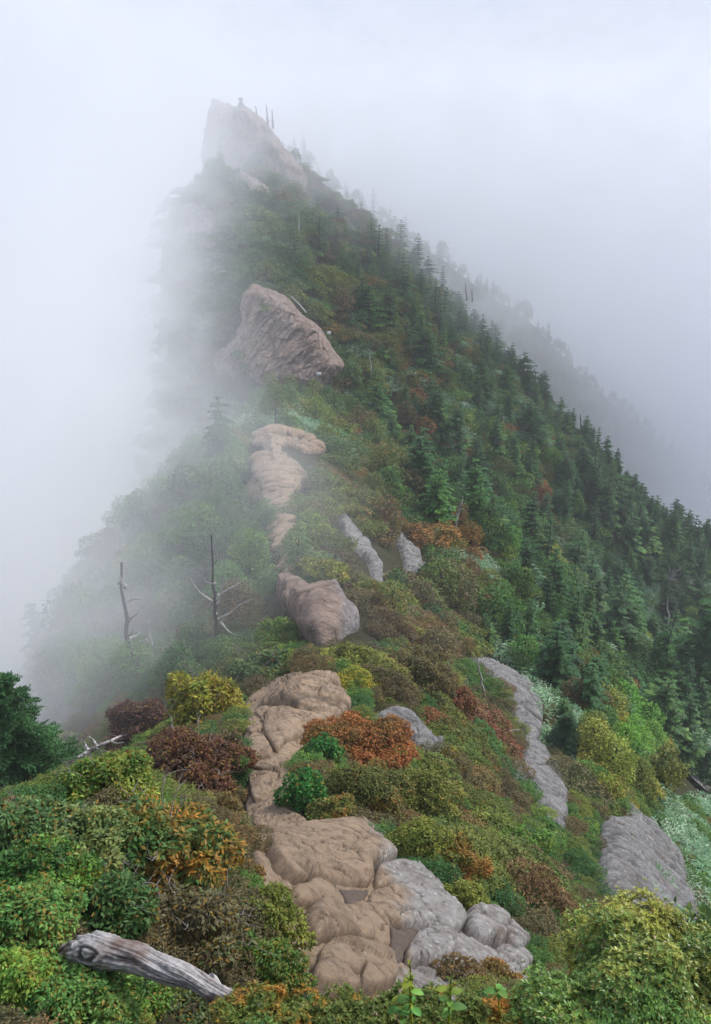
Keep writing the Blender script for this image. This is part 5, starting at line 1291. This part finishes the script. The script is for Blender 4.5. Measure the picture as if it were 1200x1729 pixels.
# bare grey bush
def bare_bush(px, py, hw, lab, seed):
    b = gh(px, py + hw * .8); m_ = proj(b)[2] / F; r_ = np.random.default_rng(seed); e = empty('bare_bush', lab, 'bush', Vector(b)); R = hw * m_
    tr_ = Geo(); tube(tr_, curve_pts((0, 0, -.3), (0, 0, R * .7), 6, .2, seed), np.linspace(R * .09, R * .05, 6), 6); link('trunk', tr_.mesh('trunk', M_dead), e)
    g = Geo()
    for k in range(46):
        d = r_.normal(0, 1, 3); d /= np.linalg.norm(d); d[2] = abs(d[2]) * .9 - .1; st = np.array([0, 0, R * r_.uniform(.3, .7)]); en = st + d * R * r_.uniform(.7, 1.05); q = curve_pts(st, en, 6, .35, seed + k)
        tube(g, q, np.linspace(R * .028, R * .008, 6), 4)
        for j in range(4):
            s_ = q[r_.integers(2, 6)]; tube(g, curve_pts(s_, s_ + (d + r_.normal(0, .6, 3)) * R * .3, 4, .3, k * 7 + j), np.linspace(R * .012, R * .004, 4), 4)
    link('branches', g.mesh('branches', M_dead), e)
bare_bush(1130, 968, 32, 'leafless grey round bush in the bamboo grass near the right skyline', 3)
bare_bush(800, 1470 - 8, 30, 'leafless dark bush with a few orange leaves below the rusty slope', 9)
# fallen bleached branches on the left
def fallen():
    b = P(135, 1288, 11.0); e = empty('fallen_branch', 'bleached fallen branch with forked ends lying in the bushes left of the maroon bush', 'branch', Vector(b))
    for k, (pl, ra) in enumerate([([(132, 1282), (150, 1268), (175, 1256), (205, 1242)], .055), ([(150, 1268), (143, 1256), (138, 1248)], .03), ([(165, 1262), (158, 1250), (149, 1243)], .03), ([(140, 1275), (136, 1290), (146, 1306)], .03), ([(134, 1283), (128, 1292), (133, 1303)], .02), ([(185, 1250), (196, 1256), (208, 1253)], .022)]):
        g = Geo(); limb(g, [P(x, y, 11.0 + .25 * (i % 2)) - b for i, (x, y) in enumerate(pl)], ra, ra * .35, 7); link('branch', g.mesh('branch', M_dead, True), e)
    b = P(205, 1300, 10.2); e = empty('bare_branch', 'thin curling bare twigs with a few orange leaves under the maroon bush', 'branch', Vector(b)); g = Geo()
    for pl in ([(190, 1290), (205, 1310), (225, 1325), (248, 1322)], [(215, 1318), (225, 1335), (222, 1345)], [(205, 1308), (195, 1325), (180, 1338)], [(228, 1325), (240, 1335), (232, 1345)], [(186, 1285), (200, 1283), (212, 1290)]):
        limb(g, [P(x, y, 10.2) - b for x, y in pl], .018, .006, 5)
    link('twigs', g.mesh('twigs', M_dead, True), e)
    g = Geo(); r_ = np.random.default_rng(4); c = np.array([P(215 + r_.normal(0, 10), 1292 + r_.normal(0, 12), 10.1) - b for _ in range(60)]); leaves(g, c, r_.normal(0, 1, (60, 3)), .09, .06, r_)
    o = link('leaves', g.mesh('leaves', M_leaf), e); paint(o, 'orange', r_, .05)
fallen()
# driftwood-like log in the foreground
def weathered_log():
    st = [(112, 1648, 4.45, 10), (118, 1634, 4.4, 22), (128, 1618, 4.3, 32), (145, 1604, 4.2, 36), (172, 1604, 4.1, 35), (205, 1610, 4.05, 31), (240, 1616, 4.0, 26), (280, 1636, 3.9, 22), (320, 1650, 3.8, 21), (360, 1674, 3.7, 20), (400, 1692, 3.6, 17), (432, 1704, 3.5, 17), (470, 1722, 3.45, 14)]; st = [(x, y, Y_ * .84, r_) for x, y, Y_, r_ in st]
    b = P(250, 1620, 3.36); m_ = proj(b)[2] / F; pts = np.array([P(x, y, Y_) - b for x, y, Y_, _ in st]); rad = np.array([s[3] for s in st]) * m_ * .78
    n = 260; t = np.linspace(0, len(st) - 1, n); q = np.stack([np.interp(t, range(len(st)), pts[:, k]) for k in range(3)], -1); rd = np.interp(t, range(len(st)), rad)
    for _ in range(60): q[1:-1] = (q[:-2] + 2 * q[1:-1] + q[2:]) / 4; rd[1:-1] = (rd[:-2] + 2 * rd[1:-1] + rd[2:]) / 4
    tg = np.gradient(q, axis=0); tg /= np.linalg.norm(tg, axis=1, keepdims=True); up = np.array([0, 0, 1.]); a = np.cross(tg, up); a /= np.linalg.norm(a, axis=1, keepdims=True); c = np.cross(a, tg)
    seg = 110; th = np.linspace(0, 2 * PI, seg, endpoint=False); s = np.linspace(0, 1, n)
    T, S = np.meshgrid(th, s); tw = T + S * 2.2
    # long splitting grain that swirls round two knots
    k1 = np.hypot((S - .16) * 9, (np.angle(np.exp(1j * (T - 1.0))))); k2 = np.hypot((S - .33) * 12, np.angle(np.exp(1j * (T - .6))))
    w1 = np.exp(-(k1 / .75) ** 2); w2 = np.exp(-(k2 / .5) ** 2)
    grain_p = np.stack([np.cos(tw) * 4.5, np.sin(tw) * 4.5, S * 3.5], -1); base = .55 * ridged(np.stack([np.cos(tw) * 7, np.sin(tw) * 7, S * 5], -1) + .8 * fbm(grain_p * .5, 3, 4)[..., None], 4, 61) + .45 * ridged(np.stack([np.cos(tw) * 2, np.sin(tw) * 2, S * 4], -1) + .6 * fbm(grain_p * .4, 3, 14)[..., None], 3, 63)
    swirl = np.sin(k1 * 13 + 6 * fbm(grain_p * .5, 3, 3)) * w1 * .8 + np.sin(k2 * 17 + 4 * fbm(grain_p * .8, 2, 13)) * w2 * .8
    gr = base * (1 - np.clip(w1 + w2, 0, 1)) + swirl * .9
    R = rd[:, None] * (1 + .22 * gr + .42 * fbm(np.stack([np.cos(T), np.sin(T), S * 7], -1), 3, 66)) + .035 * w1 + .02 * w2 - .03 * np.exp(-(k2 / .16) ** 2)
    v = q[:, None] + R[..., None] * (np.cos(T)[..., None] * a[:, None] + np.sin(T)[..., None] * c[:, None])
    m, tt, out = new_mat('weathered_log_wood'); A = tt.nodes.new('ShaderNodeAttribute'); A.attribute_name = 'grain'; g_ = tt.nodes.new('ShaderNodeNewGeometry')
    n2 = noise(tt, 30, 4, .6, g_.outputs['Position']); fac = math_n(tt, 'ADD', A.outputs['Fac'], math_n(tt, 'MULTIPLY', math_n(tt, 'SUBTRACT', n2, .5), .35))
    col = ramp(tt, fac, [(.3, (.02, .016, .014)), (.46, (.10, .085, .078)), (.6, (.30, .275, .26)), (.8, (.58, .55, .53))])
    n3 = noise(tt, 3.2, 3, .5, g_.outputs['Position']); col = mixc(tt, ramp(tt, n3, [(.48, (0, 0, 0)), (.62, (.75, .75, .75))]), col, (.13, .07, .045))
    bs = tt.nodes.new('ShaderNodeBsdfPrincipled'); bs.inputs['Roughness'].default_value = .8; tt.links.new(col, bs.inputs['Base Color']); tt.links.new(bs.outputs[0], out.inputs['Surface'])
    e = empty('weathered_log', 'bleached twisted driftwood-like log with swirling knots lying across the bushes', 'log', Vector(b))
    me = mesh_np('trunk', v.reshape(-1, 3), grid_faces(n, seg, closed_v=True), 4, m, {'grain': (.5 + .34 * gr).ravel()}, True); link('trunk', me, e)
    for k, pl in enumerate([[(128, 1600), (140, 1590), (160, 1592)], [(112, 1640), (104, 1648), (108, 1655)], [(355, 1652), (372, 1668), (392, 1680)]]):
        g = Geo(); limb(g, [P(x, y, 3.48 - .2 * (k == 2)) - b for x, y in pl], .035, .008, 8, .5, k); link('splinter', g.mesh('splinter', M_dead, True), e)
weathered_log()

# firs one can pick out
def hero_fir(px, base, hpx, lab, k, pal='fir', wide=1.0, cat='fir'):
    b = gh(px, base)
    if np.isnan(b[0]): return
    m_ = proj(b)[2] / F; h = hpx * m_ / .93; r_ = np.random.default_rng(k); cm, tm = fir_fine[k % 2] if proj(b)[2] < 60 else firs[k % 6]
    e = empty('fir_tree', lab, cat, Vector(b)); e.scale = (h * wide, h * wide, h); e.rotation_euler = (0, 0, k * 1.3)
    o = link('crown', cm, e); paint(o, pal, r_, .08); link('trunk', tm, e)
hero_fir(1178, 1225, 250, 'large dark fir cut by the right edge of the photo', 2, 'fir', 1.0)
hero_fir(1145, 1275, 118, 'medium dark fir below the large one at the edge', 0, 'fir', 1.1)
hero_fir(1105, 1262, 112, 'rounded dark fir left of the medium one near the slabs', 5, 'firb', 1.0)
hero_fir(950, 1275, 80, 'small deep-green fir beside the broken grey rib', 1, 'firb', 1.3)
hero_fir(738, 905, 112, 'bright young fir uphill of the leaning bleached trunk', 2, 'firl', 1.0)
hero_fir(805, 900, 92, 'flat-topped green fir right of the leaning bleached trunk', 3, 'firl', 1.2)
hero_fir(868, 1010, 75, 'thin flat-topped fir standing in the bamboo grass', 3, 'firl', 1.0)
hero_fir(1015, 900, 95, 'tall wide dark fir under the right skyline', 0, 'fir', 1.1)
hero_fir(1040, 1080, 115, 'broad green fir left of the grey leafless bush', 5, 'firl', 1.0)
hero_fir(880, 660, 60, 'flat-crowned dark pine on the skyline before the far ridge', 5, 'fir', 1.4)
b_ = P(32, 1290, 21); e = empty('fir_tree', 'bluish-green fir with dense flat boughs at the cloudy photo edge', 'fir', Vector((b_[0], 21, float(H(b_[0], 21.)))))
h_ = P(32, 1142, 21)[2] - float(H(b_[0], 21.)); e.scale = (h_ * .95, h_ * .95, h_); o = link('crown', fir_fine[0][0], e); paint(o, 'firb', np.random.default_rng(2), .05); link('trunk', fir_fine[0][1], e)
# low growth filling the ground between them
fill = scatter(); fill = fill[(fill[:, 1] < 34)]
yy = np.arange(1.6, 10, .5); A_, B_ = np.meshgrid(yy, np.arange(-9, 9, .5)); f2 = np.stack([B_.ravel() + rng.uniform(-.2, .2, B_.size), A_.ravel(), H(B_.ravel(), A_.ravel()), np.full(B_.size, .5)], -1)
fill = np.vstack([fill, f2]); fx_, fy_, fd_ = proj(fill[:, :3])
ok = (fx_ > -60) & (fx_ < 1260) & (fy_ > 1100) & (fy_ < 1950) & ~rock_clear(fx_, fy_) & ~((fx_ > 380) & (fx_ < 700) & (fy_ > 1180) & in_poly(fx_, fy_, np.array(path_poly)))
ok &= (fx_ < 480) | (fy_ > 1690) | (fx_ > 885) | ((fx_ > 500) & (fy_ < 1560))
fill = fill[ok]; fx_ = fx_[ok]; r = np.random.default_rng(77)
plant_mass('low_growth', [mass_copy(m) for m in shr_fine], [(a[0], a[1], float(H(a[0], a[1])) - (.26 if a[1] < 5 else .05), r.uniform(0, 6), (a[3] * (.85 if a[1] > 5 else .8),) * 2 + (a[3] * .65,), r.choice(['deep', 'olive', 'brown', 'brown', 'green'])) for a in fill])

print('hero triangles', tri)

# growth on the crags
CR = [(452,520,14,9,'sage','small bush rooted high on the reddish crag'), (505,545,12,8,'olive','olive tuft on the middle ledge of the reddish crag'), (470,628,26,16,'deep','dark bush at the foot of the reddish crag'), (430,618,24,15,'sage','grey bush where crag and pinkish shoulder meet'), (525,640,22,14,'brown','brownish bush below the valley end of the crag'), (405,600,14,10,'sage','misty tuft on the pinkish shoulder')]
for k, (px, py, hw, hh, pal, lab) in enumerate(CR):
    hero_bush(px, py, hw, hh, pal, 3.2, lab, seed=200 + k, Y=106.5 if py < 600 else 103.5)

# leafy trees on the cloud side of the spine
for k, (px, base, hpx, pal, lab) in enumerate([(345,960,120,'green','broad green tree left of the lower rocky spine, softened by mist'), (425,985,95,'green','green leafy tree touching the lower rocky spine'), (395,880,90,'deep','misty tree beside the middle of the rocky spine'), (300,1040,90,'deep','dark leafy tree between the two tall dead trunks'), (450,900,60,'green','small green tree right against the rocky spine'), (180,1130,60,'sage','pale green low tree left of the tall pointed dead trunk')]):
    b = gh(px, base); m_ = proj(b)[2] / F; h = hpx * m_; r_ = np.random.default_rng(k + 50); cm, tm = bl[k % 5]
    e = empty('small_tree', lab, 'tree', Vector(b)); e.scale = (h * 1.2, h * 1.1, h); e.rotation_euler = (0, 0, k); o = link('crown', cm, e); paint(o, pal, r_, .1); link('trunk', tm, e)

# ------------------------------------------------------------------ the air: an even haze and the cloud that lies against the ridge
def box_obj(name, lo, hi, mat):
    g = Geo(); lo = np.array(lo, float); hi = np.array(hi, float); box_geo(g, (0, 0, 0), hi - lo)
    me = g.mesh(name, mat); return link(name, me, kind='stuff', loc=Vector((lo + hi) / 2))
m, t, out = new_mat('haze'); v = t.nodes.new('ShaderNodeVolumePrincipled'); v.inputs['Color'].default_value = (.98, .985, .995, 1); v.inputs['Density'].default_value = HAZE_DENSITY
t.links.new(v.outputs[0], out.inputs['Volume'])
box_obj('haze', (-1200, -450, -205), (1200, 950, 24), m)

m, t, out = new_mat('cloud_bank'); L = t.links.new
v = t.nodes.new('ShaderNodeVolumePrincipled'); v.inputs['Color'].default_value = (.988, .991, .999, 1)
g = t.nodes.new('ShaderNodeNewGeometry'); sx = t.nodes.new('ShaderNodeSeparateXYZ'); L(g.outputs['Position'], sx.inputs[0]); X, Y, Z = sx.outputs
def rng_(a, lo, hi, smooth=True):
    n = t.nodes.new('ShaderNodeMapRange'); n.interpolation_type = 'SMOOTHSTEP' if smooth else 'LINEAR'
    L(a, n.inputs['Value']); n.inputs['From Min'].default_value = lo; n.inputs['From Max'].default_value = hi; return n.outputs[0]
mp = t.nodes.new('ShaderNodeMapping'); mp.inputs['Scale'].default_value = (.030, .022, .034); mp.inputs['Rotation'].default_value = (0, .6, .3); L(g.outputs['Position'], mp.inputs['Vector'])
nz = noise(t, 1.0, 3, .55, mp.outputs[0], .5); nzc = math_n(t, 'SUBTRACT', nz, .5)
q = math_n(t, 'SUBTRACT', math_n(t, 'MULTIPLY', X, -1), math_n(t, 'MULTIPLY', Y, .19))          # metres left of the ridge line
q = math_n(t, 'ADD', q, math_n(t, 'MULTIPLY', nzc, 34))
left = math_n(t, 'MULTIPLY', rng_(q, *LEFT_Q), rng_(Y, 17, 40))
mp2 = t.nodes.new('ShaderNodeMapping'); mp2.inputs['Scale'].default_value = (.085, .05, .11); mp2.inputs['Rotation'].default_value = (0, .7, .4); L(g.outputs['Position'], mp2.inputs['Vector'])
wsp = rng_(noise(t, 1.0, 4, .6, mp2.outputs[0], 1.0), .36, .66)                                   # torn wisps
left = math_n(t, 'MULTIPLY', left, math_n(t, 'MULTIPLY', math_n(t, 'ADD', .25, math_n(t, 'MULTIPLY', wsp, 1.6)), LEFT_D))
# cloud that wraps the summit: above the line from the crag to the right-hand skyline
cp_ = math_n(t, 'ADD', math_n(t, 'ADD', Y, math_n(t, 'MULTIPLY', Z, 1.0)), math_n(t, 'MULTIPLY', nzc, 60))
cap = math_n(t, 'MULTIPLY', rng_(cp_, *CAP_Q), math_n(t, 'MULTIPLY', math_n(t, 'ADD', .3, math_n(t, 'MULTIPLY', wsp, 1.4)), CAP_D))
# behind the mountain
bq = math_n(t, 'ADD', math_n(t, 'ADD', Y, math_n(t, 'MULTIPLY', X, .25)), math_n(t, 'MULTIPLY', nzc, 40)); bq = math_n(t, 'SUBTRACT', bq, math_n(t, 'MULTIPLY', math_n(t, 'ADD', Z, 60), .8))
back = math_n(t, 'MULTIPLY', rng_(bq, *BACK_Q), BACK_D)
deep_ = math_n(t, 'ADD', 1.0, math_n(t, 'MULTIPLY', rng_(math_n(t, 'MULTIPLY', Z, -1), 45, 120), 5.0))      # the cloud thickens towards the valley, made denser there to brighten the fog
d = math_n(t, 'ADD', math_n(t, 'MULTIPLY', math_n(t, 'ADD', left, back), deep_), cap)
L(d, v.inputs['Density']); L(v.outputs[0], out.inputs['Volume'])
box_obj('cloud_bank', (-420, 24, -198), (420, 430, 22), m)
write_labels()
